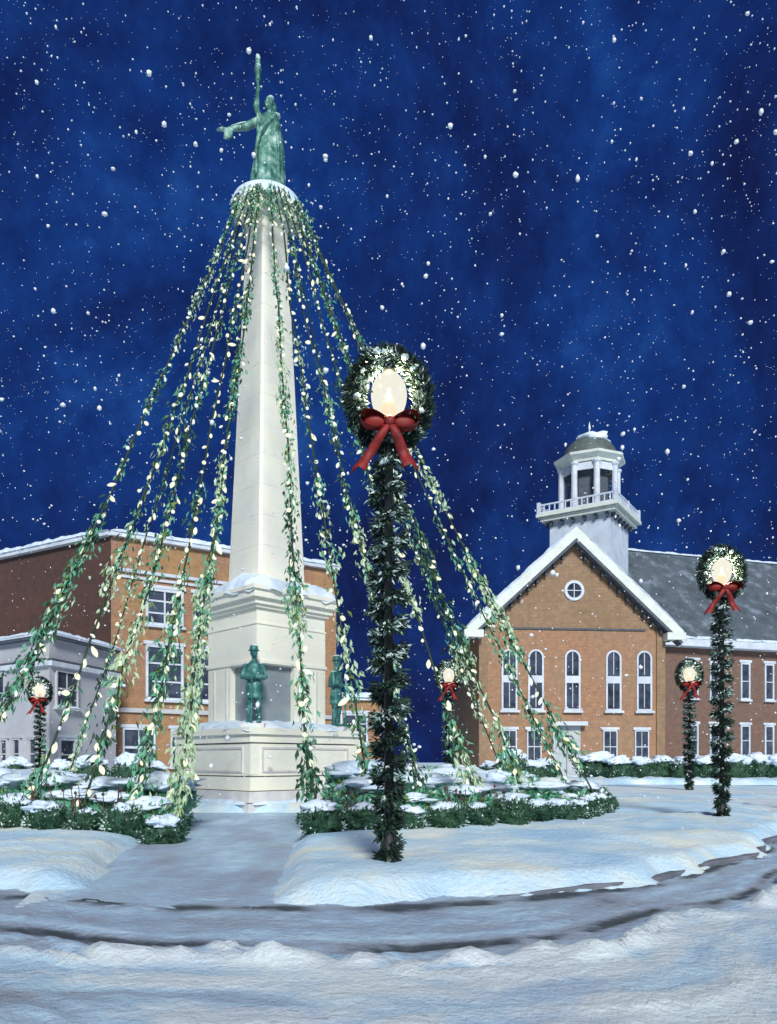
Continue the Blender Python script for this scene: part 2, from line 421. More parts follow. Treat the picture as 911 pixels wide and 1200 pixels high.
# ------------------------------------------------------------------ monument
def rot45(hd): return [(0, -hd), (hd, 0), (0, hd), (-hd, 0)]
def monument():
    t = empty('monument', MC, 0, 'tall white stone obelisk monument with corner niches, hung with lit garlands', 'monument')
    mb = MB(); mb.prism(rot45(2.72), -.05, .22).prism(rot45(2.60), .24, .50); mb.build('step', M['stone_low'], t)
    mb = MB(); mb.prism(rot45(2.46), .52, .84); mb.prism(rot45(2.40), .87, 1.64); mb.prism(rot45(2.46), 1.67, 1.86); mb.prism(rot45(2.56), 1.862, 2.02)
    # corner block seam strips
    for s in (0, 1, 2, 3):
        rot = Matrix.Rotation(s*PI/2, 4, 'Z')
        mb.add([(-.16,-2.40+.15,.9),(0,-2.43,.9),(.16,-2.25,.9),(-.16,-2.25,1.6),(0,-2.43,1.6),(.16,-2.25,1.6)], [(0,1,4,3),(1,2,5,4)], 0, rot)
    mb.build('base', M['stone'], t)
    mb = MB(); mb.prism(rot45(2.38), .0, 1.99); mb.build('mortar_joint', M['joint'], t)
    # inscription-like plain panels left blank: raised frames on the die
    mb = MB()
    for s in range(4):
        rot = Matrix.Rotation(PI/4 + s*PI/2, 4, 'Z'); d = 2.40/math.sqrt(2)
        for (cx, cz, hx, hz) in ((0, 1.54, 1.38, .025), (0, .97, 1.38, .025), (-1.36, 1.255, .025, .26), (1.36, 1.255, .025, .26)):
            mb.box((cx, -d-.008, cz), (hx, .018, hz), 0, None, rot)
    mb.build('panel_frame', M['stone_low'], t)
    # pedestal: grey granite core seen in the open front and back corners, piers at the side corners
    hd = 1.56; k = .80
    mb = MB(); mb.prism(rot45(1.34), 2.0, 3.66); mb.build('niche', M['niche'], t)
    mb = MB()
    for sx in (-1, 1):
        # pier polygon wraps the side corner
        f = .47
        fx, fy = hd*(1-f), hd*f
        poly = [(hd, 0), (fx, fy), (fx-.14, fy-.14), (fx-.14, -fy+.14), (fx, -fy)]
        poly = [(sx*x, y) for x, y in poly]
        if sx < 0: poly.reverse()
        mb.prism(poly, 2.022, 3.64)
        # pilaster strip
    mb.prism(rot45(hd), 3.64, 4.62)
    mb.prism(rot45(hd+.05), 3.66, 3.74)
    mb.build('pedestal', M['stone'], t)
    for sx in (-1, 1):
        for sy in (-1, 1):
            mb = MB(); a = Vector((sx*hd*.86, sy*hd*.14, 0)); b = Vector((sx*hd*.60, sy*hd*.40, 0)); nrm = Vector((sx, sy, 0)).normalized()
            for q in (a, b):
                mb.box(tuple(q + nrm*.012 + Vector((0,0,2.85))), (.018, .02, .72), 0, Matrix.Rotation(math.atan2(nrm.y, nrm.x), 3, 'Z'))
            mb.build('pilaster_trim', M['stone_low'], t)
    mb = MB(); mb.prism(rot45(hd+.03), 4.622, 4.66); mb.prism(rot45(hd-.01), 4.66, 5.02); mb.prism(rot45(hd+.10), 5.022, 5.10)
    mb.prism(rot45(hd+.20), 5.102, 5.24); mb.prism(rot45(hd+.34), 5.242, 5.42); mb.prism(rot45(hd+.42), 5.422, 5.52)
    mb.build('cornice', M['stone'], t)
    mb = MB(); mb.prism(rot45(1.30), 5.522, 5.74); mb.prism(rot45(1.18), 5.742, 5.95)
    mb.build('shaft_base', M['stone'], t)
    mb = MB(); n = 40
    vs = []
    for i in range(n+1):
        f = i/n; h = 1.06 - .50*f - .05*math.sin(f*PI)*0
        ch = .10*h
        for q in range(4):
            a = q*PI/2 - PI/2
            c = Vector((math.cos(a), math.sin(a), 0))*h; tn = Vector((-math.sin(a), math.cos(a), 0))
            c2 = c*(1-.05)
            for s in (-1, 1): vs.append(tuple(c2 + tn*s*.05*h + Vector((0, 0, 5.95 + 9.5*f))))
    fs = [(i*8+j, i*8+(j+1) % 8, (i+1)*8+(j+1) % 8, (i+1)*8+j) for i in range(n) for j in range(8)]
    mb.add(vs, fs); sh = mb.build('obelisk_shaft', M['stone'], t)
    for k in range(1, 12):
        f = k/12; z = 5.95 + 9.5*f; h = 1.06 - .50*f; jb = MB()
        oct_ = []
        for q in range(4):
            a = q*PI/2 - PI/2; c = Vector((math.cos(a), math.sin(a), 0))*h*.95; tn = Vector((-math.sin(a), math.cos(a), 0))
            for s_ in (-1, 1): p = (c + tn*s_*.05*h)*1.003; oct_.append((p.x, p.y))
        jb.prism(oct_, z-.008, z+.008); jb.build('course_joint', M['stone_joint'], sh)
    mb = MB(); mb.lathe([(.56, 15.45), (.62, 15.55), (.60, 15.63), (.70, 15.77), (.80, 15.85), (.84, 15.93), (.76, 15.99)], 28); mb.build('capital', M['stone_low'], t, True)
    mb = MB(); mb.lathe([(.55, 15.99), (.55, 16.15), (.46, 16.19)], 24); mb.build('statue_plinth', M['bronze'], t, True)
    # snow
    mb = MB(); r45 = Matrix.Rotation(PI/4, 4, 'Z')
    side = (hd+.42)*math.sqrt(2)
    snow_slab(mb, side*1.0, side*1.0, .40, 3, Matrix.Translation((0, 0, 5.518)) @ r45, .08, 0, .10)
    mb.build('snow_on_cornice', M['snow_cap'], t, True)
    mb = MB(); side = 2.56*math.sqrt(2)
    snow_slab(mb, side*1.0, side*1.0, .20, 5, Matrix.Translation((0, 0, 2.016)) @ r45, .08, 0, .06)
    mb.build('snow_on_base', M['snow_cap'], t, True)
    mb = MB()
    for s in range(4):
        rot = Matrix.Rotation(PI/4 + s*PI/2, 4, 'Z')
        snow_slab(mb, 3.6, .22, .09, 9+s, rot @ Matrix.Translation((0, -2.64/math.sqrt(2)-.02, .20)), .07)
    tag(mb.build('snow_on_step', M['snow_cap'], t, True), kind='stuff')
    mb = MB()
    vs = []; fs = []; NA, NR = 44, 9
    for j in range(NR+1):
        for i in range(NA):
            a = 2*PI*i/NA; f = j/NR; r = .50 + .44*f + (.10*noise.noise(Vector((math.cos(a)*3, math.sin(a)*3, 2))) if j == NR else 0)
            z = 15.98 + .16*(1-f**3) + .05*noise.noise(Vector((a*3, f*3, 1)))*(1-f) - (.26 + .34*noise.noise(Vector((math.cos(a)*5, math.sin(a)*5, 7))) if j == NR else 0) + (.05 if j > NR-3 else 0)
            vs.append((r*math.cos(a), r*math.sin(a), z))
    for j in range(NR):
        for i in range(NA): fs.append((j*NA+i, (j+1)*NA+i, (j+1)*NA+(i+1) % NA, j*NA+(i+1) % NA))
    mb.add(vs, fs); mb.build('snow_on_capital', M['snow_cap'], t, True)
    return t
monument()

# ------------------------------------------------------------------ statues (voxel-fused bodies)
def fuse(mb, name, mat, parent, voxel, smooth_it=4):
    me = mb.mesh(name+'_raw', mat); o = bpy.data.objects.new(name+'_raw', me); COL.objects.link(o)
    md = o.modifiers.new('r', 'REMESH'); md.mode = 'VOXEL'; md.voxel_size = voxel
    s = o.modifiers.new('s', 'SMOOTH'); s.iterations = smooth_it; s.factor = .5
    dg = bpy.context.evaluated_depsgraph_get(); dg.update()
    m2 = bpy.data.meshes.new_from_object(o.evaluated_get(dg)); m2.name = name
    bpy.data.objects.remove(o); bpy.data.meshes.remove(me)
    m2.materials.clear(); m2.materials.append(mat)
    m2.polygons.foreach_set('use_smooth', [True]*len(m2.polygons))
    r = bpy.data.objects.new(name, m2); COL.objects.link(r); r.parent = parent
    return r
def loft(mb, rings, n=40):
    """rings: (cx, cy, z, rx, ry, fold amplitude)"""
    vs = []; fs = []
    for (cx, cy, z, rx, ry, fo) in rings:
        for i in range(n):
            a = 2*PI*i/n; f = 1 + fo*math.sin(a*9 + z*.6) + fo*.6*math.sin(a*5+2-z)
            vs.append((cx + rx*math.cos(a)*f, cy + ry*math.sin(a)*f, z))
    for k in range(len(rings)-1):
        for i in range(n):
            j = (i+1) % n; fs.append((k*n+i, k*n+j, (k+1)*n+j, (k+1)*n+i))
    fs.append(tuple(reversed(range(n)))); fs.append(tuple(range((len(rings)-1)*n, len(rings)*n)))
    mb.add(vs, fs)
def limb(mb, pts, rads, n=12):
    # rounded tube
    mb.tube(pts, rads, n)
    for p, r in ((pts[0], rads[0]), (pts[-1], rads[-1])): mb.blob(p, (r, r, r), amp=0, sub=2)
    for p, r in zip(pts[1:-1], rads[1:-1]): mb.blob(p, (r*.99, r*.99, r*.99), amp=0, sub=2)
def head(mb, c, s, d=(-.6, -.8)):
    c = Vector(c); f = Vector((d[0], d[1], 0)).normalized(); l = Vector((-f.y, f.x, 0))
    rot = Matrix((l, f, Vector((0,0,1)))).transposed()
    mb.blob(tuple(c), (.078*s, .095*s, .118*s), amp=0, sub=3, rot=rot)
    mb.blob(tuple(c + f*.045*s + Vector((0,0,-.055*s))), (.05*s, .05*s, .06*s), amp=0, sub=2)      # jaw
    mb.blob(tuple(c + f*.102*s + Vector((0,0,-.012*s))), (.014*s, .022*s, .03*s), amp=0, sub=2)     # nose
    mb.blob(tuple(c + f*.085*s + Vector((0,0,.028*s))), (.055*s, .018*s, .012*s), amp=0, sub=2, rot=rot)  # brow
    mb.blob(tuple(c + f*.092*s + Vector((0,0,-.055*s))), (.026*s, .012*s, .010*s), amp=0, sub=2, rot=rot) # lips
    for sd in (-1, 1): mb.blob(tuple(c + l*sd*.08*s), (.012*s, .02*s, .03*s), amp=0, sub=2)
def hand(mb, p, d, up, s=1.0):
    p = Vector(p); d = Vector(d).normalized(); up = Vector(up).normalized(); w = d.cross(up).normalized()
    mb.tube([p, p + d*.09*s], [.035*s, .04*s], 10)
    for k, ln in enumerate((.075, .09, .085, .065)):
        b = p + d*.085*s + w*(k-1.5)*.022*s
        mb.tube([b, b + d*ln*.55*s, b + d*ln*s - up*.02*s], [.0105*s, .010*s, .008*s], 6)
    b = p + d*.03*s - w*.04*s
    mb.tube([b, b + d*.03*s - w*.03*s, b + d*.065*s - w*.035*s], [.013*s, .012*s, .009*s], 6)
def columbia():
    t = empty('statue', (MC.x, MC.y, 16.18), 0, 'green bronze robed figure on the obelisk top, raising a staff, other arm outstretched', 'statue')
    mb = MB()
    loft(mb, [(0,0,0,.44,.40,.05),(0,0,.12,.45,.42,.06),(.01,0,.55,.40,.36,.06),(.02,0,1.0,.33,.29,.05),(.03,0,1.32,.27,.22,.03),(.03,0,1.52,.235,.175,.015),(.03,0,1.72,.27,.20,.015),(.03,0,1.90,.30,.19,.01),(.04,0,2.03,.27,.16,0),(.05,0,2.10,.14,.10,0),(.05,0,2.13,.08,.08,0)])
    # cloak down the right shoulder and back
    loft(mb, [(.30,.06,.05,.17,.26,.08),(.30,.06,.5,.17,.27,.08),(.29,.06,1.1,.15,.25,.07),(.26,.06,1.6,.13,.22,.05),(.22,.05,1.95,.11,.17,.03),(.18,.04,2.08,.06,.10,0)], 28)
    # sash across
    mb.tube([(.25,-.12,2.02),(.05,-.23,1.75),(-.16,-.24,1.45),(-.22,-.30,1.0),(-.2,-.36,.4)], [.05,.06,.07,.06,.05], 10)
    limb(mb, [(.05,0,2.06),(.06,-.01,2.2)], [.07,.062])
    head(mb, (.06,-.03,2.32), 1.28)
    mb.blob((.08,.02,2.37), (.135,.14,.14), amp=.3, seed=4, sub=3)        # hair
    mb.blob((.17,.07,2.30), (.09,.09,.09), amp=.3, seed=5, sub=2)
    mb.tube([(.10,.08,2.28),(.14,.10,2.1),(.16,.12,1.95)], [.08,.07,.04], 10)
    # raised arm and sleeve
    limb(mb, [(-.17,-.02,1.98),(-.27,-.06,2.28),(-.20,-.12,2.62)], [.095,.078,.055])
    mb.blob((-.195,-.13,2.67), (.055,.055,.07), amp=0, sub=2)
    for k in range(4): mb.tube([(-.24,-.12,2.64+k*.026),(-.20,-.19,2.645+k*.026),(-.15,-.15,2.64+k*.026)], [.014,.015,.013], 6)
    mb.tube([(-.22,-.06,2.64),(-.18,-.07,2.70),(-.15,-.12,2.72)], [.016,.016,.013], 6)
    # outstretched arm with drapery
    limb(mb, [(-.20,-.03,1.93),(-.50,-.10,1.74),(-.78,-.20,1.62),(-1.0,-.27,1.53)], [.105,.095,.068,.045])
    hand(mb, (-1.0,-.27,1.53), (-1,-.25,-.12), (0,0,1), 1.35)
    mb.add([], [])
    loft(mb, [(-.96,-.27,1.30,.11,.035,.12),(-.93,-.27,1.42,.12,.04,.1),(-.90,-.26,1.55,.11,.05,.04),(-.88,-.25,1.60,.06,.04,0)], 20)
    fuse(mb, 'figure', M['bronze_light'], t, .016, 3)
    mb = MB(); mb.tube([(-.20,-.15,.02),(-.20,-.15,2.85)], [.04,.034], 10); mb.lathe([(.03,2.8),(.07,2.84),(.055,2.9),(.085,3.0),(.095,3.1),(.06,3.2),(.07,3.26),(.045,3.34),(.01,3.4)], 12, 0, Matrix.Translation((-.20,-.15,0)))
    mb.build('staff', M['bronze_light'], t, True)
    mb = MB(); mb.blob((.09,.01,2.50), (.10,.10,.045), seed=1, sub=2); mb.blob((-.20,-.15,3.37), (.06,.06,.09), seed=2, sub=2); mb.blob((.25,.02,2.09), (.10,.12,.04), seed=3, sub=2)
    mb.blob((-.20,-.15,3.15), (.08,.08,.07), seed=6, sub=2); mb.tube([(-.40,-.07,1.87),(-.62,-.14,1.76),(-.86,-.22,1.66)], [.03,.05,.02], 8)
    tag(mb.build('settled_snow', M['frost'], t, True), kind='stuff')
    return t
st_ = columbia()
st_.scale = (1.04, 1.04, 1.09)
def soldier():
    t = empty('statue', (0,0,0), 0)
    mb = MB()
    for s in (-1, 1):
        limb(mb, [(s*.10,.0,.92),(s*.115,-.02*(s+1),.50),(s*.12,.02,.10)], [.105,.075,.055])
        mb.box((s*.125,-.05,.045), (.045,.13,.045)); mb.blob((s*.125,-.15,.05), (.05,.06,.045), amp=0)
    loft(mb, [(0,0,.60,.22,.17,.03),(0,0,.85,.20,.155,.02),(0,0,1.02,.165,.125,0),(0,0,1.25,.19,.135,0),(0,0,1.42,.205,.12,0),(0,0,1.49,.12,.09,0),(0,0,1.52,.07,.07,0)], 30)
    loft(mb, [(0,.05,1.06,.25,.16,.03),(0,.04,1.30,.235,.15,.02),(0,.02,1.46,.15,.11,0)], 30)   # cape
    limb(mb, [(0,0,1.48),(0,-.01,1.60)], [.06,.055])
    head(mb, (0,-.02,1.70), 1.05, (0,-1))
    mb.lathe([(.115,1.76),(.15,1.765),(.15,1.775),(.105,1.79),(.10,1.86),(.07,1.89)], 20, 0, Matrix.Translation((0,-.02,0)))
    for s in (-1, 1):
        limb(mb, [(s*.21,0,1.40),(s*.29,-.05,1.12),(s*.05,-.24,1.10)], [.065,.055,.035])
        mb.blob((s*.03,-.255,1.11+.03*s), (.045,.04,.04), amp=0)
        for k in range(4): mb.tube([(s*.05,-.25,1.08+.022*k+.03*s),(s*.01,-.30,1.08+.022*k+.03*s),(-s*.03,-.275,1.08+.022*k+.03*s)], [.011,.012,.010], 6)
    fuse(mb, 'figure', M['bronze'], t, .018, 3)
    mb = MB(); mb.tube([(-.02,-.27,.0),(-.02,-.27,.35),(0,-.27,1.30)], [.035,.028,.014], 8); mb.box((-.02,-.27,.12), (.02,.05,.12)); mb.build('rifle', M['bronze'], t)
    mb = MB(); mb.prism([(-.30,-.34),(.30,-.34),(.30,.26),(-.30,.26)], -.10, .0); mb.build('plinth', M['stone_low'], t)
    mb = MB(); mb.blob((0,-.02,1.89), (.10,.10,.03), seed=3); mb.blob((-.16,.02,1.46), (.08,.08,.025), seed=4); mb.blob((.16,.02,1.46), (.08,.08,.025), seed=5); tag(mb.build('settled_snow', M['frost'], t, True), kind='stuff')
    return t
s0 = soldier()
for i, (dx, dy, rz, lab) in enumerate(((0,-1.92,0,'blue-green bronze soldier statue before the grey niche at the near monument corner'),
        (1.86,-.12,PI/2*.8,'blue-green bronze soldier statue at the right corner of the monument pedestal'),
        (-1.86,-.12,-PI/2*.8,'blue-green bronze soldier statue at the left corner of the monument pedestal'),
        (0,1.92,PI,'blue-green bronze soldier statue at the rear corner of the monument pedestal'))):
    o = s0 if i == 0 else copy_tree(s0)
    o.location = (MC.x+dx, MC.y+dy, 2.125); o.rotation_euler = (0,0,rz)
    tag(o, lab, 'statue', 'soldier statues round the monument')

# ------------------------------------------------------------------ light garlands
random.seed(11)
bulb_me = MB().lathe([(.012,.0),(.022,.012),(.046,.055),(.050,.085),(.036,.125),(.010,.155)], 8).mesh('bulb', M['bulb'], True)
bulb_me2 = MB().lathe([(.012,.0),(.022,.012),(.042,.045),(.046,.07),(.030,.105),(.008,.125)], 8).mesh('bulb', M['bulb_w'], True)
def strand(ang, rad, nb, dens, warm, label, sag=.14, zend=.16, r0=.90, wig=0, bulbsc=1.0, a0=None):
    a = R(ang); dirv = Vector((math.cos(a), math.sin(a), 0)); at_ = R(a0) if a0 is not None else a
    d0 = Vector((math.cos(at_), math.sin(at_), 0))
    top = d0*r0 + Vector((0, 0, 15.96)); bot = dirv*rad + Vector((0, 0, zend))
    t = empty('light_garland', (MC.x, MC.y, 0), 0, label, 'light garland', 'lit garlands strung from the monument top to the snow')
    tn = Vector((-dirv.y, dirv.x, 0))
    seed = random.random()*50
    def pt(f):
        p = top.lerp(bot, f); s4 = 4*f*(1-f)
        return p - dirv*sag*s4*.8 - Vector((0,0,1))*sag*s4*.8 + tn*(noise.noise(Vector((f*5, seed, 0)))*.10 + noise.noise(Vector((f*17, seed, 3)))*.03)*min(1, s4*3)
    pts = [pt(i/60) for i in range(61)]
    MB().tube(pts, .020, 6).build('cable', M['wire'], t, True)
    fol = MB(); N = int(2100*dens); L = (bot-top).normalized()
    for i in range(N):
        f = random.random(); 
        cl = noise.noise(Vector((f*13, seed+9, 0)))
        if random.random() > (.5 + 1.2*cl)*(.30 + .95*f + 1.1*max(0, .10-f)/.10): continue
        p = pt(f); wd = (.03 + .045*(1+cl))*(.45 + .75*f + max(0, .08-f)*6)
        p = p + Vector((random.gauss(0, wd), random.gauss(0, wd), random.gauss(0, .05)))
        d = L*random.uniform(.7, 1.5) + Vector((random.gauss(0,.45), random.gauss(0,.45), random.gauss(-.2,.35)))
        tone = noise.noise(Vector((f*7, seed+30, 0))) + random.gauss(0, .22)
        mi = 0 if tone < -.28 else 1 if tone < .08 else 2 if tone < .15 else 3
        k_ = .62 + .36*f; fol.leaf(p, d, random.uniform(.12, .24)*k_, random.uniform(.05, .09)*k_, mi)
    fol.build('foliage', [M['g_dark'], M['g_mid'], M['g_olive'], M['g_pale']], t)
    nb = int(nb*.92)
    for i in range(nb):
        f = (i + random.uniform(.1, .9))/nb
        f = f**.84
        p = pt(f) + Vector((random.gauss(0,.03), random.gauss(0,.03), 0)) + tn*random.choice((-1,1))*random.uniform(.0,.08)*(.4+.8*f)
        b = bpy.data.objects.new('bulb', bulb_me if random.random() < warm else bulb_me2); COL.objects.link(b); b.parent = t
        b.location = p; sc = random.uniform(.7, 1.3)*bulbsc*(.62+.32*f)
        b.scale = (sc*.92, sc*.92, sc*random.uniform(.95,1.55)); d = (L + Vector((random.gauss(0,.55), random.gauss(0,.55), random.gauss(0,.4)))).normalized()
        b.rotation_euler = d.to_track_quat('Z', 'Y').to_euler()
T = 'lit garland'
strands = [
 # angle, radius, bulbs, density, warm, label
 (-119.5, 8.6, 54, 1.1, .5, 'lit garland at the far left, running out of the picture'),
 (-108, 8.6, 54, .8, .8, 'second lit garland from the left, crossing the grey building front'),
 (-101.5, 8.5, 56, .9, .8, 'lit garland crossing the corner of the left brick building'),
 (-96, 8.4, 62, 1.0, .9, 'lit garland crossing the left windows of the russet brick building'),
 (-91.5, 8.3, 56, 1.5, .8, 'leafy lit garland just left of the monument steps, beside the path'),
 (-75.5, 8.0, 60, 1.7, .6, 'thick green lit garland in front of the obelisk, right of the near soldier'),
 (-68.5, 8.2, 52, .7, .4, 'lit garland right of the pedestal, just left of the big lamp post'),
 (-61.5, 8.3, 54, .7, .2, 'lit garland running down just right of the big lamp post'),
 (-53.5, 8.4, 54, .8, .3, 'lit garland ending left of the middle of the right hedge'),
 (-44, 8.4, 56, .9, .6, 'lit garland second from the right, crossing the left end of the courthouse'),
 (-29, 8.9, 58, 1.1, .4, 'rightmost lit garland, crossing the courthouse windows down to the hedge end'),
 (2, 8.3, 46, .7, .3, 'lit garland anchored just behind the right hedge tip'),
 (30, 8.3, 44, .6, .2, 'lit garland behind the lamp post, anchored at the right rear of the circle'),
 (58, 8.3, 42, .6, .1, 'lit garland behind the pedestal, anchored at the rear of the circle'),
 (88, 8.3, 34, .6, .3, 'lit garland hidden for the most part behind the obelisk'),
 (122, 8.3, 44, .6, .6, 'lit garland behind the left of the obelisk, anchored at the rear left'),
 (150, 8.3, 46, .7, .7, 'lit garland reaching the left rear before the brick building'),
]
for s_ in strands: strand(s_[0], s_[1], s_[2], s_[3], s_[4], s_[5])

# ------------------------------------------------------------------ wreath lamps
random.seed(23)
def make_lamp():
    """5.7 m lamp: origin at ground"""
    t = empty('street_lamp')
    mb = MB(); mb.lathe([(.17,0),(.17,.06),(.12,.12),(.085,.35),(.075,.55),(.06,.62)], 16); mb.build('base', M['iron'], t, True)
    mb = MB(); mb.lathe([(.05,.6),(.045,4.55),(.07,4.58),(.05,4.64),(.09,4.74),(.10,4.80),(.09,4.82)], 14); mb.build('post', M['iron'], t, True)
    # garland wound up the post
    g = MB(); H0, H1, turns = .06, 4.45, 15
    N = 6200
    for i in range(N):
        f = random.random(); z = H0 + (H1-H0)*f; a = f*turns*2*PI + random.gauss(0, .55)
        env = .05 + .068*sm(0, .42, f)*(1 - .45*sm(.8, 1, f)) + .03*noise.noise(Vector((f*14, 0, 3)))
        rr_ = env + abs(random.gauss(0, .03))
        rad = Vector((math.cos(a), math.sin(a), 0)); p = rad*rr_*.9 + Vector((0,0,z + random.gauss(0,.03)))
        d = rad*random.uniform(.5,1.2) + Vector((0,0,random.uniform(-1.2,.5))) + Vector((-rad.y, rad.x, 0))*random.uniform(-.3,1)
        tone = random.random() + .5*noise.noise(Vector((f*9, a*.2, 8)))
        mi = 0 if tone < .55 else 1 if tone < .80 else 2
        if f < .35 and mi == 2: mi = 0
        g.leaf(p, d, random.uniform(.06,.12), random.uniform(.018,.035), mi)
    hp = [Vector(((.05+.05*sm(0,.4,i/260))*math.cos(i/260*turns*2*PI), (.05+.05*sm(0,.4,i/260))*math.sin(i/260*turns*2*PI), H0+(H1-H0)*i/260)) for i in range(261)]
    g.tube(hp, .035, 6, 0)
    g.build('post_garland', [M['g_black'], M['g_dark'], M['frost']], t)
    s = MB()
    for i in range(46):
        f = random.uniform(.2, .98) if i > 6 else random.uniform(.02, .2); a = f*turns*2*PI + random.gauss(0,.3); z = H0+(H1-H0)*f
        rr_ = .07 + .09*sm(0,.42,f)*(1 - .4*sm(.8,1,f))
        k = random.uniform(.5, 1.1)
        rot = Matrix.Rotation(a+PI/2, 3, 'Z') @ Matrix.Rotation(random.uniform(-.9,-.3), 3, 'Y')
        s.blob((rr_*math.cos(a), rr_*math.sin(a), z), (.062*k,.026*k,.034*k), seed=i, amp=.5, rot=rot)
    tag(s.build('garland_snow', M['frost'], t, True), kind='stuff')
    # globe
    gz = 5.07
    mb = MB(); pr = []
    for i in range(15):
        u = i/14; an = -PI/2 + PI*u; r = .185*math.cos(an)*(1+.10*math.sin(an)); pr.append((max(.07 if i == 0 else .012, r), gz + .265*math.sin(an)))
    mb.lathe(pr, 24); gl = mb.build('globe', M['globe'], t, True)
    mb = MB(); mb.lathe([(.03,gz-.25),(.075,gz-.19),(.085,gz-.12),(.05,gz-.04),(.02,gz+.03),(.006,gz+.10)], 12); mb.build('filament', M['flame'], gl, True)
    mb = MB(); mb.lathe([(.06,gz+.27),(.05,gz+.31),(.02,gz+.33),(.025,gz+.36),(.005,gz+.42)], 12); mb.build('finial', M['iron'], t, True)
    # wreath: an oval ring of needles round the globe
    w = empty('wreath_mount'); bpy.data.objects.remove(w)
    wr = MB(); N = 6800
    for i in range(N):
        a = random.random()*2*PI; b = random.random()*2*PI
        tr = .082*(1 + .22*noise.noise(Vector((math.cos(a)*3, math.sin(a)*3, 1))))
        q = abs(random.gauss(.75,.25))
        rad = Vector((math.cos(a), 0, math.sin(a)))
        cen = Vector((.355*math.cos(a), 0, gz - .02 + .46*math.sin(a)))
        off = rad*math.cos(b)*tr*q + Vector((0,1,0))*math.sin(b)*tr*q*.8
        d = off.normalized()*.8 + Vector((-math.sin(a),0,math.cos(a)))*random.uniform(.2,.9) + Vector((random.gauss(0,.3),)*3)
        inner = math.cos(b) < .1  # globe-facing needles come out paler, highlights put into their colour
        tone = random.random() + .45*noise.noise(Vector((math.cos(a)*5, math.sin(a)*5, 4)))
        mi = (0 if tone < .42 else 1 if tone < .62 else 2) if inner else (0 if tone < .78 else 1 if tone < .95 else 2)
        wr.leaf(cen + off, d, random.uniform(.045,.085), random.uniform(.014,.026), mi)
    wr.tube([(.355*math.cos(k/36*2*PI), 0, gz-.02+.46*math.sin(k/36*2*PI)) for k in range(37)], .055, 8, 0)
    wo = wr.build('wreath', [M['g_black'], M['g_dark'], M['frost']], t)
    sn = MB()
    for i in range(26):
        a = random.uniform(.1, 2*PI); k = random.uniform(.4, 1.0)
        sn.blob((.34*math.cos(a)*random.uniform(.92,1.1), -.08, gz+.44*math.sin(a)*random.uniform(.92,1.15)), (.04*k,.025,.035*k), seed=i, amp=.5)
    tag(sn.build('wreath_snow', M['frost'], wo, True), kind='stuff')
    # bow
    bo = MB(); bz = gz-.33; y = -.16
    bo.blob((0,y-.03,bz), (.06,.05,.06), amp=.2, sub=2)
    bw = bo.build('bow', M['bow'], t, True)
    for sgn in (-1, 1):
        lp = MB()
        pts = []
        ns = 18
        for i in range(ns+1):
            an = 2*PI*i/ns; lx = .15 - .15*math.cos(an); lz = .085*math.sin(an)*(1.0 - .2*math.cos(an))
            pts.append((sgn*lx, lz))
        vs = []; 
        for (x, z) in pts:
            ln = math.hypot(x, z); wdt = .028 + .075*min(1, abs(x)/.2)
            for yy in (-wdt, wdt): vs.append((x, y + yy, bz + z + .02*abs(x)/.2 + (.012 if yy > 0 else -.012)))
        fs = [(2*i, 2*i+1, 2*i+3, 2*i+2) for i in range(ns)]
        lp.add(vs, fs)
        # filled back of the loop so that it reads as cloth from the front
        lp.blob((sgn*.15, y+.03, bz+.015), (.135,.05,.085), amp=.35, seed=3+sgn, sub=2)
        lp.build('loop', M['bow'], bw, True)
        tl = MB(); vs = []; L = 12
        for i in range(L+1):
            f = i/L; x = sgn*(.02 + (.30 if sgn < 0 else .19)*f**1.1); z = bz - .03 - (.47 if sgn < 0 else .43)*f; wdt = .055 + .035*f
            yy = y - .03 - .035*math.sin(f*PI*2.3)
            nx, nz = .86, sgn*-.35
            e = -.05 if i == L else 0
            vs += [(x - wdt*nx, yy, z + wdt*nz*-1*sgn*sgn*.6 + e), (x, yy-.015, z - e*.2), (x + wdt*nx, yy, z + wdt*nz*.6 + e)]
        vs2 = [(a, b+.012, c) for a, b, c in vs]; nv = len(vs)
        fs = []
        for i in range(L):
            for c in (0, 1): q = (i*3+c, i*3+c+1, i*3+c+4, i*3+c+3); fs.append(q); fs.append(tuple(nv+k for k in reversed(q)))
            fs.append((i*3, i*3+3, nv+i*3+3, nv+i*3)); fs.append((i*3+2, nv+i*3+2, nv+i*3+5, i*3+5))
        tl.add(vs+vs2, fs); tl.build('ribbon_tail', M['bow'], bw, True)
    return t
lamp0 = make_lamp()
def lamplight(t, pw, sc):
    l = bpy.data.lights.new('lamp_glow', 'POINT'); l.energy = pw; l.color = (1.0, .86, .55); l.shadow_soft_size = .06
    o = bpy.data.objects.new('lamp_glow', l); COL.objects.link(o); o.parent = t; o.location = (0, 0, 5.17)
lamps = [(456, 7.6, .96, 1.0, 3, 'large front street lamp with wreath, red bow and dark garland round its post', 200),
         (846, 13.5, .905, .999, -6, 'second largest wreathed street lamp, at the right, before the courthouse wing roof', 240),
         (808, 33.0, 1.0, 1.32, 0, 'small wreathed street lamp at the right, left of the second largest lamp', 160),
         (526, 33.4, 1.0, 1.32, 0, 'small wreathed street lamp between the large front lamp and the courthouse', 160),
         (47, 38.0, .95, 1.45, 0, 'small wreathed street lamp before the grey building at the far left', 160)]
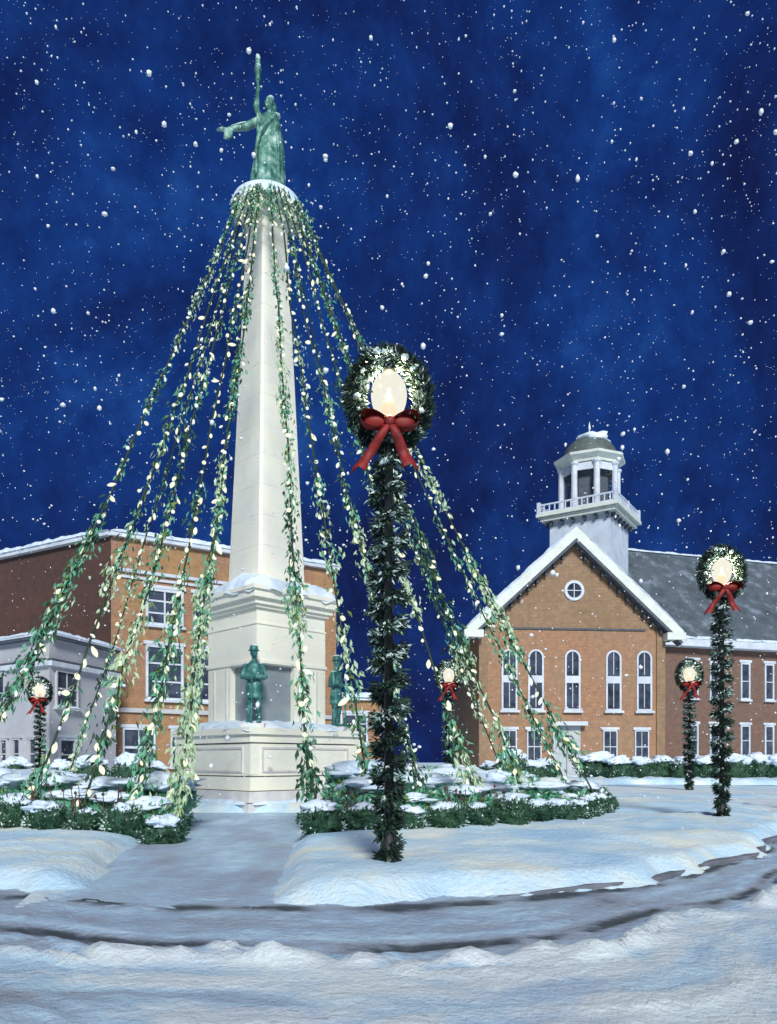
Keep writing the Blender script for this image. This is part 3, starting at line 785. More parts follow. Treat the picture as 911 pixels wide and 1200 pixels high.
for i, (px, Y, hs, ws, rz, lab, pw) in enumerate(lamps):
    o = lamp0 if i == 0 else copy_tree(lamp0)
    o.location = (P(px, Y), Y, .06 if i < 2 else 0); o.rotation_euler = (0, 0, R(rz)); o.scale = (hs, hs, hs*.975)
    tag(o, lab, 'street lamp', 'wreathed street lamps round the circle')
    if ws > 1.0:
        for c in o.children:
            if c.name.split('.')[0] in ('wreath', 'globe', 'bow'):
                c.scale = (ws, ws, ws); c.location = (0, 0, -5.07*(ws-1))
            if c.name.split('.')[0] in ('post_garland', 'post', 'garland_snow'): c.scale = (ws, ws, 1)
for i, (px, Y, hs, ws, rz, lab, pw) in enumerate(lamps):
    lamplight([o for o in COL.objects if o.get('label') == lab][0], pw, hs)

# ------------------------------------------------------------------ shrubs and hedge
random.seed(31)
def bush_meshes(seed, rx, ry, rz, n, leaf, mats=('g_dark','g_mid','frost')):
    random.seed(seed)
    b = MB(); b.blob((0,0,rz*.85), (rx*.86, ry*.86, rz*.86), seed=seed, amp=.35, sub=3)
    for i in range(n):
        d = Vector((random.gauss(0,1), random.gauss(0,1), random.gauss(.1,1))).normalized()
        k = .86*(1 + .35*noise.noise(d*1.7 + Vector((seed*3.1, seed*1.7, seed)))) + random.uniform(-.02,.10)
        p = Vector((d.x*rx*k, d.y*ry*k, rz*.85 + d.z*rz*k))
        if p.z < .01: continue
        t = random.random() + .6*noise.noise(p*(4/rx*.4))
        mi = 0 if t < .72 else 1 if t < .9 else 2
        b.leaf(p, d + Vector((random.gauss(0,.5),random.gauss(0,.5),random.gauss(.3,.5))), leaf*random.uniform(.7,1.4), leaf*.55, mi)
    m1 = b.mesh('foliage', [M[x] for x in mats])
    s = MB(); 
    for i in range(4):
        a = random.uniform(0,6.28); q = random.uniform(0,.45)
        s.blob((rx*q*math.cos(a), ry*q*math.sin(a), rz*1.74 - q*rz*.35), (rx*random.uniform(.42,.66), ry*random.uniform(.42,.62), rz*random.uniform(.24,.42)), seed=seed*7+i, amp=.8, sub=3)
    m2 = s.mesh('snow_cap', M['snow_cap'], True)
    return m1, m2
small = [bush_meshes(s, .33, .31, .19, 800, .05, ('g_dark','g_dark','frost')) for s in (1,2,3)]
mid = [bush_meshes(s+10, .42, .40, .24, 520, .085, ('g_mid','g_olive','frost')) for s in (1,2,3)]
big = [bush_meshes(s+20, 1.15, .9, .78, 900, .13, ('g_dark','g_dark','frost')) for s in (1,2,3)]
def put_bush(kind, name, x, y, z, sc, label, cat, group, snow=1.0, snowdy=0):
    k = random.randrange(3); t = empty(name, (x, y, z), random.uniform(0, 6.28), label, cat, group)
    t.scale = (sc*random.uniform(.85,1.12), sc*random.uniform(.85,1.1), sc*random.uniform(.8,1.25))
    for nm, me in zip(('foliage', 'snow_cap'), kind[k]):
        if nm == 'snow_cap' and snow <= 0: continue
        o = bpy.data.objects.new(nm, me); COL.objects.link(o); o.parent = t
        if nm == 'snow_cap': o.scale = (snow, snow, 1); o.location = (0, 0, .0)
random.seed(5)
def hz(x, y): return max(0, island_h(x, y)) - .03
# front hedge, right arc from the path to the tip
right = []; a = -76.5
while a < -18: right.append(a); a += 4.0 if a > -40 else 3.7
for i, a in enumerate(right):
    rr_ = 9.85 - 1.2*sm(-60, -20, a) + random.uniform(-.06,.06); x = MC.x + rr_*math.cos(R(a)); y = MC.y + rr_*math.sin(R(a))
    put_bush(small, 'hedge_bush', x, y, hz(x, y), 1.0, 'dark green clipped hedge bush, %s from the path in the right-hand arc' % ORD[i], 'hedge bush', 'hedge bushes edging the circle bed', random.choice((.55,.8,1.0)))
left = []; a = -90.2
while a > -116: left.append(a); a -= 3.6
for i, a in enumerate(left):
    rr_ = 9.3 + random.uniform(-.06,.06); x = MC.x + rr_*math.cos(R(a)); y = MC.y + rr_*math.sin(R(a))
    put_bush(small, 'hedge_bush', x, y, hz(x, y), .98, 'dark green clipped hedge bush, %s from the path in the left-hand arc' % ORD[i], 'hedge bush', 'hedge bushes edging the circle bed', random.choice((.55,.8,1.0)))
# inner plants
for row, (rad, a0, a1, st, sc, nm) in enumerate(((8.3, -70, -12, 6.3, 1.25, 'front'), (6.6, -66, -2, 9, 1.6, 'middle'), (5.1, -58, 30, 13, 1.9, 'back'))):
    a = a0; i = 0
    while a < a1:
        rr_ = rad + random.uniform(-.25,.25); aa = a + random.uniform(-1.4,1.4); x = MC.x + rr_*math.cos(R(aa)); y = MC.y + rr_*math.sin(R(aa))
        put_bush(mid, 'low_shrub', x, y, hz(x, y), sc*random.uniform(.7,1.05), 'snow-dusted shrub, %s from the left in the %s row right of the monument' % (ORD[i], nm), 'shrub', 'snow-dusted shrubs in the bed', random.choice((1.1,1.35,1.6)))
        a += st; i += 1
for row, (rad, a0, a1, st, sc, nm) in enumerate(((8.2, -94, -118, 5.5, 1.25, 'front'), (6.8, -98, -150, 8.5, 1.6, 'middle'), (5.3, -112, -185, 12, 1.8, 'back'))):
    a = a0; i = 0
    while a > a1:
        rr_ = rad + random.uniform(-.25,.25); x = MC.x + rr_*math.cos(R(a)); y = MC.y + rr_*math.sin(R(a))
        put_bush(mid, 'low_shrub', x, y, hz(x, y), sc*random.uniform(.7,1.05), 'snow-dusted shrub, %s from the path in the %s row left of the monument' % (ORD[i], nm), 'shrub', 'snow-dusted shrubs in the bed', random.choice((1.1,1.35,1.6)))
        a -= st; i += 1
# dry stalks
def dry(x, y, n, label):
    mb = MB()
    for i in range(n):
        bx, by = random.gauss(0,.16), random.gauss(0,.08); h = random.uniform(.38,.62)
        tip = (bx + random.gauss(0,.07), by + random.gauss(0,.05), h); mb.tube([(bx,by,-.02), ((bx+tip[0])/2+.01,by,h*.5), tip], [.014,.011,.006], 5)
        if random.random() < .6: mb.blob(tip, (.028,.028,.03), seed=i, amp=.5, sub=1)
        if random.random() < .5: mb.tube([((bx+tip[0])/2,by,h*.5), ((bx+tip[0])/2+random.choice((-1,1))*.07,by,h*.72)], [.008,.005], 5)
    o = mb.build('dry_plant', M['stem'], None, loc=(x, y, hz(x, y)+.02)); tag(o, label, 'dry plant', 'dried stalks poking through the snow')
for a, rad, n, lab in ((-73.5, 9.0, 9, 'brown dried stalks just right of the path behind the hedge'), (-69.5, 9.1, 9, 'brown dried stalks just left of the big lamp post'),
        (-61.5, 9.2, 10, 'brown dried stalks just right of the big lamp post'), (-57.5, 9.15, 8, 'brown dried stalks furthest right behind the hedge'),
        (-101.0, 8.8, 8, 'brown dried stalks left of the path behind the left hedge'), (-106, 8.8, 8, 'brown dried stalks furthest left behind the left hedge'),
        (-96.5, 8.75, 7, 'brown dried stalks nearest the path behind the left hedge')):
    dry(MC.x + rad*math.cos(R(a)), MC.y + rad*math.sin(R(a)), n, lab)
# shrubs by the courthouse and beyond
sp = [(575, 47, 1.0), (600, 45, 1.1), (622, 46, .95), (640, 49, .9), (700, 47, 1.25), (724, 46, 1.0), (750, 46.5, 1.15), (775, 48, 1.0), (798, 47, .9), (826, 46, 1.0), (858, 45, 1.05), (888, 45, 1.0), (916, 44.5, 1.0)]
for i, (px, Y, sc) in enumerate(sp):
    lab = ('snow-topped shrub in front of the courthouse, %s from the left, left of the door' % ORD[i]) if i < 4 else ('snow-topped shrub, %s to the right of the courthouse door' % ORD[i-4])
    put_bush(big, 'snowy_shrub', P(px, Y), Y, 0, sc*.93, lab, 'shrub', 'snow-topped shrubs before the courthouse', 1.05)
for i, (px, Y, sc) in enumerate(((18, 33, .8), (70, 33, .7), (105, 34, .85), (150, 33, .8), (178, 34, .8))):
    put_bush(big, 'snowy_shrub', P(px, Y), Y, 0, sc, 'snow-topped shrub beyond the circle before the left buildings, %s from the left' % ORD[i], 'shrub', 'snow-topped shrubs before the left buildings', 1.1)
def conifer(px, Y, h, label):
    t = empty('snowy_conifer', (P(px, Y), Y, 0), random.uniform(0,6), label, 'conifer', 'small snow-laden conifers')
    MB().tube([(0,0,0),(0,0,h*.95)], [.05,.01], 8).build('trunk', M['stem'], t, True)
    f = MB()
    for i in range(900):
        u = random.random()**.7; z = h*(1-u)*.97+.08; a = random.random()*6.28; rr_ = u*h*.30*random.uniform(.6,1.1)*(1+.25*math.sin(a*4+z*9))
        f.leaf(Vector((rr_*math.cos(a)*.8, rr_*math.sin(a)*.8, z)), Vector((math.cos(a), math.sin(a), -.5)), .14, .07, 0 if random.random() < .35 else 1)
    f.build('crown', [M['g_dark'], M['snow_cap']], t)
for a in ((484, 27, 1.35, 'narrow snow-laden conifer just right of the big lamp post'), (500, 27.5, 1.05, 'shorter snow-laden conifer beside the narrow one'), (470, 28, 1.1, 'snow-laden conifer partly behind the big lamp post')): conifer(*a)

# ------------------------------------------------------------------ buildings
def frame_mat(ax, ay, bx, by):
    """x along the wall from a to b, y out of the wall towards the viewer, z up"""
    d = Vector((bx-ax, by-ay, 0)).normalized(); nrm = Vector((d.y, -d.x, 0))
    return Matrix(((d.x, -nrm.x*-1, 0, ax), (d.y, nrm.y, 0, ay), (0, 0, 1, 0), (0, 0, 0, 1)))
def wframe(ax, ay, bx, by):
    d = Vector((bx-ax, by-ay, 0)).normalized(); n = Vector((d.y, -d.x, 0))
    m = Matrix.Identity(4); m.col[0][:3] = d; m.col[1][:3] = n; m.col[2][:3] = (0,0,1); m.col[3][:3] = (ax, ay, 0)
    return m
def rect_window(parent, W, x, z0, z1, w, nx, nz, mat='white_trim', lintel=True, fr=.10, sill=True, mun=.045, glass='glass', drop=None):
    f = MB(); h = (z1-z0)/2; cz = (z0+z1)/2
    f.box((x-w/2+fr/2, .06, cz), (fr/2, .06, h), 0, None, W); f.box((x+w/2-fr/2, .06, cz), (fr/2, .06, h), 0, None, W)
    f.box((x, .06, z1-fr/2), (w/2-fr, .058, fr/2), 0, None, W); f.box((x, .06, z0+fr/2), (w/2-fr, .058, fr/2), 0, None, W)
    for i in range(1, nx): f.box((x-w/2+w*i/nx, .04, cz), (mun/2, .03, h-fr), 0, None, W)
    for i in range(1, nz): f.box((x, .045, z0+(z1-z0)*i/nz), (w/2-fr, .033, mun/2*(1.6 if nz % 2 == 0 and i == nz//2 else 1)), 0, None, W)
    fo = f.build('window', M[mat], parent)
    MB().box((x, .012, cz), (w/2-fr*.6, .01, h-fr*.6), 0, None, W).build('pane', M[glass], fo)
    if sill: MB().box((x, .12, z0-.08), (w/2+.12, .12, .07), 0, None, W).build('sill', M[mat], fo)
    if lintel: MB().box((x, .07, z1+.13), (w/2+.15, .07, .11), 0, None, W).build('lintel', M[mat], fo)
    if sill:
        s = MB(); snow_slab(s, w+.2, .24, .09, x, W @ Matrix.Translation((x, .12, z0-.012)), .15); s.build('sill_snow', M['snow_cap'], fo, True)
    return fo
def arch_window(parent, W, x, z0, z1, w):
    f = MB(); r = w/2; zc = z1-r; out = [(x-r, z0), (x+r, z0)] + [(x+r*math.cos(a), zc+r*math.sin(a)) for a in [PI*i/12 for i in range(13)]]
    ri = r-.14; inn = [(x-ri, z0+.14), (x+ri, z0+.14)] + [(x+ri*math.cos(a), zc+ri*math.sin(a)) for a in [PI*i/12 for i in range(13)]]
    n = len(out); vs = [(p[0], .10, p[1]) for p in out] + [(p[0], .10, p[1]) for p in inn] + [(p[0], .0, p[1]) for p in out] + [(p[0], .0, p[1]) for p in inn]
    fs = []
    for i in range(n):
        j = (i+1) % n; fs += [(i, j, n+j, n+i), (2*n+i, 2*n+j, j, i), (n+i, n+j, 3*n+j, 3*n+i)]
    f.add(vs, fs, 0, W); f.box((x, .05, (z0+z1)/2+.05), (ri, .04, .28), 0, None, W); f.box((x, .05, z0+(z1-z0)*.25), (.03, .03, (z1-z0)*.2), 0, None, W); f.box((x, .05, z0+(z1-z0)*.78), (.03, .03, (z1-z0)*.18), 0, None, W)
    fo = f.build('arched_window', M['white_trim'], parent)
    g_ = MB(); m_ = len(inn); g_.add([(p[0], .03, p[1]) for p in inn], [tuple(range(m_))], 0, W); g_.build('pane', M['glass'], fo)
    MB().box((x, .14, z0-.1), (r+.15, .14, .09), 0, None, W).build('sill', M['white_trim'], fo)
    return fo

# --- courthouse at the right
def courthouse():
    t = empty('courthouse', (0,0,0), 0, 'brick courthouse with snowy cream gable, arched windows and white cupola, at the right', 'building')
    A = (7.0, 59.6); B = (21.9, 60.9); W = wframe(*A, *B); Lw = math.hypot(B[0]-A[0], B[1]-A[1]); dep = 12.0
    ez, az = 11.6, 18.5; cx = Lw/2
    m = MB()
    # lower orange wall and ochre gable are two brick faces of the pavilion
    m.add([(0,0,-.2),(Lw,0,-.2),(Lw,0,ez),(cx,0,az),(0,0,ez),(0,-dep,-.2),(Lw,-dep,-.2),(Lw,-dep,ez),(cx,-dep,az),(0,-dep,ez)],
          [(0,1,2,4),(2,3,4),(1,6,7,2),(0,4,9,5),(5,9,8,7,6),(2,7,8,3),(3,8,9,4)], 0, W)
    m.m[1] = 1
    m.m[2] = 2  # right side wall in the darker brick, its shade painted in
    m.build('wall', [M['brick_orange'], M['brick_brown'], M['brick_wing']], t, uv=True)
    # pilaster strips at the corners and the moulding line
    for x in (.35, Lw-.35): MB().box((x, .06, ez/2), (.35, .06, ez/2), 0, None, W).build('pilaster', M['brick_brown'], t, uv=True)
    m = MB(); m.box((cx, .05, ez+.02), (Lw/2-1.6, .05, .07), 0, None, W); m.build('moulding', M['louvre'], t)
    # rake boards (cream) with the snow on them and dark soffit
    def rake(sgn, name, mat, dz0, dz1, y0, y1, ov):
        ex = cx + sgn*(Lw/2+ov); s = (az-ez)/(Lw/2); exz = az - s*(Lw/2+ov)
        mm = MB(); vs = []
        for y in (y0, y1):
            vs += [(cx, y, az+dz0), (ex, y, exz+dz0), (ex, y, exz+dz1), (cx, y, az+dz1)]
        mm.add(vs, [(0,1,2,3),(7,6,5,4),(0,4,5,1),(3,2,6,7),(1,5,6,2),(0,3,7,4)], 0, W)
        return mm.build(name, mat, t)
    for sgn in (-1, 1):
        rake(sgn, 'rake_board', M['trim'], .02, .95, .9, .4, 1.15)
        rake(sgn, 'soffit', M['louvre'], -.28, .015, .88, .0, 1.0)
        rf = rake(sgn, 'roof', M['roof'], .45, .85, .398, -dep, 1.1)
        s = (az-ez)/(Lw/2)
        for k in range(11):
            x = cx + sgn*(.9 + k*.68); z = az - s*abs(x-cx) - .50
            MB().box((x, .22, z), (.085, .22, .20), 0, None, W).build('bracket', M['louvre'], t)
        # snow on the rake: thin lumpy slab along the slope
        ln = math.hypot(Lw/2+1.15, s*(Lw/2+1.15)); ang = math.atan(s)
        sm_ = MB(); Mx = W @ Matrix.Translation((cx + sgn*ln/2*math.cos(ang), .62, az + .93 - ln/2*math.sin(ang))) @ Matrix.Rotation(sgn*ang, 4, 'Y')
        snow_slab(sm_, ln, .62, .17, 4+sgn, Mx, .25); sm_.build('rake_snow', M['snow_cap'], t, True)
    # eave returns
    m = MB(); m.box((-.55, .45, ez-.55), (.75, .5, .28), 0, None, W); m.build('eave_return', M['trim'], t)
    m = MB(); m.box((Lw+.55, .45, ez-.55), (.75, .5, .28), 0, None, W); m.build('eave_return', M['trim'], t)
    # round window
    m = MB(); wx = cx + .1; wz = 14.65; n = 24
    vs = []; 
    for r, y in ((.80,0),(.80,.12),(.58,.12),(.58,.0)):
        for i in range(n): a = 2*PI*i/n; vs.append((wx+r*math.cos(a), y, wz+r*math.sin(a)))
    m.add(vs, [(k*n+i, k*n+(i+1) % n, (k+1)*n+(i+1) % n, (k+1)*n+i) for k in range(3) for i in range(n)], 0, W); m.box((wx,.05,wz),(.03,.03,.58),0,None,W); m.box((wx,.05,wz),(.58,.03,.03),0,None,W)
    fo = m.build('round_window', M['white_trim'], t)
    m = MB(); m.add([(wx+.6*math.cos(2*PI*i/n), .02, wz+.6*math.sin(2*PI*i/n)) for i in range(n)], [tuple(range(n))], 0, W); m.build('pane', M['glass'], fo)
    def wx_of(px):   # position along the wall
        k = (px-455.5)/900; d = Vector((B[0]-A[0], B[1]-A[1])).normalized()
        return (k*A[1]-A[0])/(d.x - k*d.y)
    for px in (597, 628, 671, 719, 755): arch_window(t, W, wx_of(px), 5.25, 10.0, 1.25)
    for px in (597, 626, 715, 752): rect_window(t, W, wx_of(px), 1.1, 3.7, 1.15, 2, 2, 'white_trim', fr=.09)
    dx = wx_of(664)
    m = MB(); m.box((dx, .04, 2.0), (1.1, .04, 2.0), 0, None, W)
    for s in (-1, 1):
        for (z, hh) in ((.95, .65), (2.75, .85)): m.box((dx+s*.53, .10, z), (.36, .02, hh), 0, None, W)
    do = m.build('door', M['door'], t); MB().box((dx, .085, 2.0), (.025, .02, 1.95), 0, None, W).build('door_gap', M['louvre'], do); MB().box((dx+.15, .12, 1.7), (.04, .04, .12), 0, None, W).build('handle', M['iron'], do)
    MB().box((dx, .35, 4.2), (1.5, .35, .16), 0, None, W).build('door_canopy', M['white_trim'], t)
    # transverse wing
    A2 = (20.9, 63.6); ang = R(17); L2 = 30; B2 = (A2[0]+L2*math.cos(ang), A2[1]+L2*math.sin(ang)); W2 = wframe(*A2, *B2); d2 = 14.0; e2, r2 = 12.3, 20.6
    m = MB(); x0 = -3.2
    m.add([(x0,0,-.2),(L2,0,-.2),(L2,0,e2),(x0,0,e2),(x0,-d2,-.2),(L2,-d2,-.2),(L2,-d2,e2),(x0,-d2,e2),(x0,-d2/2,r2),(L2,-d2/2,r2)],
          [(0,1,2,3),(1,5,6,9,2),(4,0,3,8,7),(5,4,7,6)], 0, W2)
    m.build('wing_wall', M['brick_wing'], t, uv=True)
    m = MB(); s = (r2-e2)/(d2/2)
    for y0, y1, z0, z1 in ((.9, -d2/2, e2-s*.9, r2), (-d2-.9, -d2/2, e2-s*.9, r2)):
        m.add([(x0-.4,y0,z0+.02),(L2+.4,y0,z0+.02),(L2+.4,y1,z1+.02),(x0-.4,y1,z1+.02),(x0-.4,y0,z0+.3),(L2+.4,y0,z0+.3),(L2+.4,y1,z1+.3),(x0-.4,y1,z1+.3)],
              [(3,2,1,0),(4,5,6,7),(0,1,5,4),(1,2,6,5),(3,0,4,7)], 0, W2)
    m.build('wing_roof', M['roof'], t)
    m = MB(); zz = e2-s*.9; m.box((L2/2-.2, .75, zz-.06), (L2/2, .17, .30), 0, None, W2); m.box((L2/2-.2, .32, zz-.28), (L2/2, .3, .1), 0, None, W2); m.build('wing_cornice', M['white_trim'], t)
    m = MB(); snow_slab(m, L2, .5, .22, 3, W2 @ Matrix.Translation((L2/2, .70, zz+.26)), .3); m.build('eave_snow', M['snow_cap'], t, True)
    m = MB(); snow_slab(m, L2+3.4, .5, .20, 6, W2 @ Matrix.Translation((L2/2-1.7, -d2/2, r2+.22)), .3); m.build('ridge_snow', M['snow_cap'], t, True)
    def w2(px):
        k = (px-455.5)/900; d = Vector((math.cos(ang), math.sin(ang))); return (k*A2[1]-A2[0])/(d.x - k*d.y)
    for px in (812, 837, 873, 901):
        rect_window(t, W2, w2(px), 6.6, 9.8, 1.0, 1, 2, 'white_trim', fr=.14)
        rect_window(t, W2, w2(px), 1.7, 4.4, 1.0, 1, 2, 'white_trim', fr=.14)
    k = w2(901) + 2.4
    while k < L2-1:
        rect_window(t, W2, k, 6.6, 9.8, 1.0, 1, 2, 'white_trim', fr=.14); rect_window(t, W2, k, 1.7, 4.4, 1.0, 1, 2, 'white_trim', fr=.14); k += 2.4
    # cupola
    C = Matrix.Translation((17.4, 66.5, -.45)) @ Matrix.Rotation(R(-33), 4, 'Z')
    m = MB(); m.box((0,0,20.0), (2.6, 2.6, 2.5), 0, None, C); cb = m.build('cupola_base', M['cupola'], t)
    m = MB(); m.box((0,0,22.30), (3.2,3.2,.16), 0, None, C); m.box((0,0,22.62), (3.5,3.5,.14), 0, None, C); m.build('cornice', M['trim'], cb)
    for q in range(4):
        rt = C @ Matrix.Rotation(q*PI/2, 4, 'Z')
        for x in (-2.4, -1.45, -.5, .5, 1.45, 2.4): MB().box((x, -2.78, 22.02), (.10, .18, .26), 0, None, rt).build('bracket', M['louvre'], cb)
    m = MB()
    for q in range(4):
        rt = C @ Matrix.Rotation(q*PI/2, 4, 'Z')
        m.box((0, -3.3, 23.50), (3.3, .06, .06), 0, None, rt); m.box((0, -3.3, 22.86), (3.3, .05, .05), 0, None, rt)
        for x in [-3.3 + i*.47 for i in range(14)]: m.box((x, -3.3, 23.16), (.045, .045, .30), 0, None, rt)
        m.box((-3.3, -3.3, 23.25), (.14, .14, .48), 0, None, rt); m.box((0, -3.3, 23.2), (.11, .11, .42), 0, None, rt)
    m.build('balustrade', M['cupola'], t)
    m = MB(); C8 = C @ Matrix.Rotation(R(10), 4, 'Z')
    m.lathe([(1.75, 22.76), (1.75, 27.2)], 8, 0, C8, PI/8); be = m.build('belfry_core', M['louvre'], t)
    m = MB()
    for q in range(8):
        a = q*PI/4 + PI/8; MB().lathe([(.36,22.78),(.36,23.0),(.27,23.1),(.25,26.6),(.36,26.75),(.36,26.9)], 10, 0, C8 @ Matrix.Translation((2.42*math.cos(a), 2.42*math.sin(a), 0))).build('column', M['white_trim'], be)
        rt = C8 @ Matrix.Rotation(q*PI/4, 4, 'Z')
        # arch head panels and sill walls between the columns
        MB().box((2.18, 0, 26.55), (.06, .9, .32), 0, None, rt).build('arch_panel', M['white_trim'], be)
    m = MB(); m.lathe([(2.55,26.9),(2.6,27.15),(2.75,27.2),(3.05,27.4),(3.1,27.6),(2.6,27.72)], 8, 0, C8, PI/8); m.build('entablature', M['trim'], t)
    m = MB(); m.lathe([(2.35,27.70),(2.33,28.0),(2.2,28.4),(1.95,28.8),(1.6,29.15),(1.15,29.42),(.65,29.6),(.2,29.68)], 28, 0, C8); dm = m.build('dome', M['dome'], t, True)
    m = MB(); m.lathe([(.16,29.6),(.24,29.8),(.08,29.95),(.06,30.4),(.12,30.5),(.015,31.1)], 10, 0, C8); m.build('finial', M['trim'], dm, True)
    m = MB(); m.blob((.35,-.35,29.2), (1.4,1.25,.62), seed=2, amp=.45, sub=3)
    for v in m.v: v[:] = (C @ v)[:]
    m.build('dome_snow', M['snow_cap'], dm, True)
    m = MB(); snow_slab(m, 6.8, 6.8, .16, 8, C @ Matrix.Translation((0,0,22.75)), .3); m.build('ledge_snow', M['snow_cap'], t, True)
courthouse()

# --- three-storey brick block at the left
def left_brick():
    t = empty('brick_building', (0,0,0), 0, 'three-storey russet brick building with sash windows and snowy parapet, at the left', 'building')
    Cn = (-17.7, 49.0); a1 = R(33); L1 = 16.4; E = (Cn[0]+L1*math.cos(a1), Cn[1]+L1*math.sin(a1)); a2 = R(150); L0 = 24; F = (Cn[0]+L0*math.cos(a2), Cn[1]+L0*math.sin(a2))
    back = (E[0]-4, E[1]+14); back2 = (F[0]+2, F[1]+14); H = 15.6
    poly = [F, Cn, E, back, back2]; n = 5
    m = MB(); m.prism(poly, -.2, H); 
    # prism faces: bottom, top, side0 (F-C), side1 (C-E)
    m.m[2] = 1; m.m[4] = 1  # side faces take the darker brick, shade painted in
    m.build('wall', [M['brick_left'], M['brick_shaded']], t, uv=True)
    W = wframe(*Cn, *E); WL = wframe(*F, *Cn)
    m = MB()
    for w, ln in ((W, L1), (WL, L0)):
        m.box((ln/2, .13, H+.16), (ln/2+.1, .24, .15), 0, None, w)
    m.build('parapet_coping', M['white_trim'], t)
    m = MB()
    for k, (w, ln) in enumerate(((W, L1), (WL, L0))): snow_slab(m, ln+.3, .8, .30, 3+k, w @ Matrix.Translation((ln/2, .05, H+.28)), .2)
    m.build('parapet_snow', M['snow_cap'], t, True)
    m = MB(); m.box((L1/2, .09, 13.55), (L1/2-.2, .10, .10), 0, None, W); m.box((L1/2, .06, 13.15), (L1/2-.6, .07, .08), 0, None, W); m.build('string_course', M['white_trim'], t)
    m = MB(); m.box((L1/2, .09, 4.55), (L1/2, .10, .14), 0, None, W); m.build('shop_band', M['render'], t)
    def wx(px):
        k = (px-455.5)/900; d = Vector((math.cos(a1), math.sin(a1))); return (k*Cn[1]-Cn[0])/(d.x - k*d.y)
    for px in (193, 247, 300, 360):
        rect_window(t, W, wx(px), 10.2, 12.6, 2.5 if px < 300 else 2.2, 2, 3, 'white_trim', fr=.16, mun=.11)
        rect_window(t, W, wx(px), 5.3, 8.9, 2.5 if px < 300 else 2.2, 2, 3, 'white_trim', fr=.16, mun=.11)
    rect_window(t, W, wx(163), .9, 3.4, 2.1, 2, 2, 'white_trim', fr=.12, mun=.10)
    rect_window(t, W, wx(218), .9, 3.4, 2.1, 2, 2, 'white_trim', fr=.12, mun=.10)
    rect_window(t, W, wx(372), .9, 3.4, 2.1, 2, 2, 'white_trim', fr=.12, mun=.10)
    do = MB().box((wx(275), .04, 1.5), (.7, .04, 1.5), 0, None, W).build('door', M['door'], t)
left_brick()

def grey_building():
    t = empty('grey_building', (0,0,0), 0, 'two-storey lavender-grey rendered building with a dark cornice line, lower left corner', 'building')
    C0 = (-18.1, 41.0); C1 = (-16.65, 46.9); Lf = (-30.0, 49.1)
    poly = [Lf, C0, C1, (-17.9, 48.75), (-29.3, 55.3)]; H = 7.9
    m = MB(); m.prism(poly, -.2, H); m.build('wall', M['render'], t)
    W1 = wframe(*C0, *C1); l1 = math.hypot(C1[0]-C0[0], C1[1]-C0[1]); WL = wframe(*Lf, *C0); l0 = math.hypot(C0[0]-Lf[0], C0[1]-Lf[1])
    m = MB(); mc = MB(); ms = MB(); mw = MB()
    for k, (w, ln) in enumerate(((W1, l1), (WL, l0))):
        m.box((ln/2, .16, H-.0), (ln/2+.16, .18, .07), 0, None, w); m.box((ln/2, .10, H-1.22), (ln/2+.1, .12, .06), 0, None, w)
        mw.box((ln/2, .11, H-1.42), (ln/2+.1, .13, .13), 0, None, w); mw.box((ln/2, .16, H+.14), (ln/2+.2, .22, .06), 0, None, w)
        snow_slab(ms, ln+.3, .7, .2, 3+k, w @ Matrix.Translation((ln/2, .05, H+.19)), .2)
    m.build('cornice_line', M['louvre'], t); mw.build('cornice', M['white_trim'], t); ms.build('parapet_snow', M['snow_cap'], t, True)
    def wx(px, a, b):
        k = (px-455.5)/900; d = Vector((b[0]-a[0], b[1]-a[1])).normalized(); return (k*a[1]-a[0])/(d.x - k*d.y)
    x = wx(78, C0, C1); rect_window(t, W1, x, 4.2, 6.2, 1.9, 2, 2, 'render', fr=.10, mun=.06)
    rect_window(t, W1, x, .7, 2.5, 1.4, 1, 2, 'white_trim', fr=.12)
    x = wx(112, C0, C1); 
    for px in (2, -40): rect_window(t, WL, wx(px, Lf, C0), 4.1, 6.1, .9, 1, 2, 'render', fr=.08)
    for px in (6, 21, 40, -30): rect_window(t, WL, wx(px, Lf, C0), .8, 2.5, .72, 1, 2, 'render', fr=.08)
grey_building()

def low_brick():
    Y = 60; x0, x1 = P(380, Y), P(447, Y); H = 6.1
    t = empty('low_brick_building', (0,0,0), 0, 'low brick building with a snowy flat roof just right of the monument', 'building')
    W = wframe(x0, Y, x1, Y+.9); ln = math.hypot(x1-x0, .9)
    m = MB(); m.add([(0,0,-.2),(ln,0,-.2),(ln,0,H),(0,0,H),(0,-8,-.2),(ln,-8,-.2),(ln,-8,H),(0,-8,H)], [(0,1,2,3),(1,5,6,2),(5,4,7,6),(4,0,3,7),(3,2,6,7)], 0, W); m.build('wall', M['brick_left'], t, uv=True)
    m = MB(); m.box((ln/2, .1, H+.08), (ln/2+.1, .2, .12), 0, None, W); m.build('coping', M['white_trim'], t)
    m = MB(); snow_slab(m, ln+.3, .9, .35, 3, W @ Matrix.Translation((ln/2, 0, H+.18)), .2); m.build('roof_snow', M['snow_cap'], t, True)
    rect_window(t, W, ln*.55, 2.6, 5.0, 1.9, 2, 3, 'white_trim', fr=.14, mun=.09)
    rect_window(t, W, ln*.18, 2.6, 5.0, 1.2, 2, 3, 'white_trim', fr=.14, mun=.09)
low_brick()
# ploughed snow banks beyond the circle
def bank(px0, px1, Y, h, seed, name='snow_bank'):
    m = MB(); x0, x1 = P(px0, Y), P(px1, Y); snow_slab(m, x1-x0, 3.2, h, seed, Matrix.Translation(((x0+x1)/2, Y, -.05)), .3)
    tag(m.build(name, M['snow'], smooth=True), kind='structure')
bank(430, 575, 36, .8, 2); bank(-60, 200, 37, .7, 3); bank(560, 960, 43, .35, 5); bank(640, 960, 27, .12, 6)

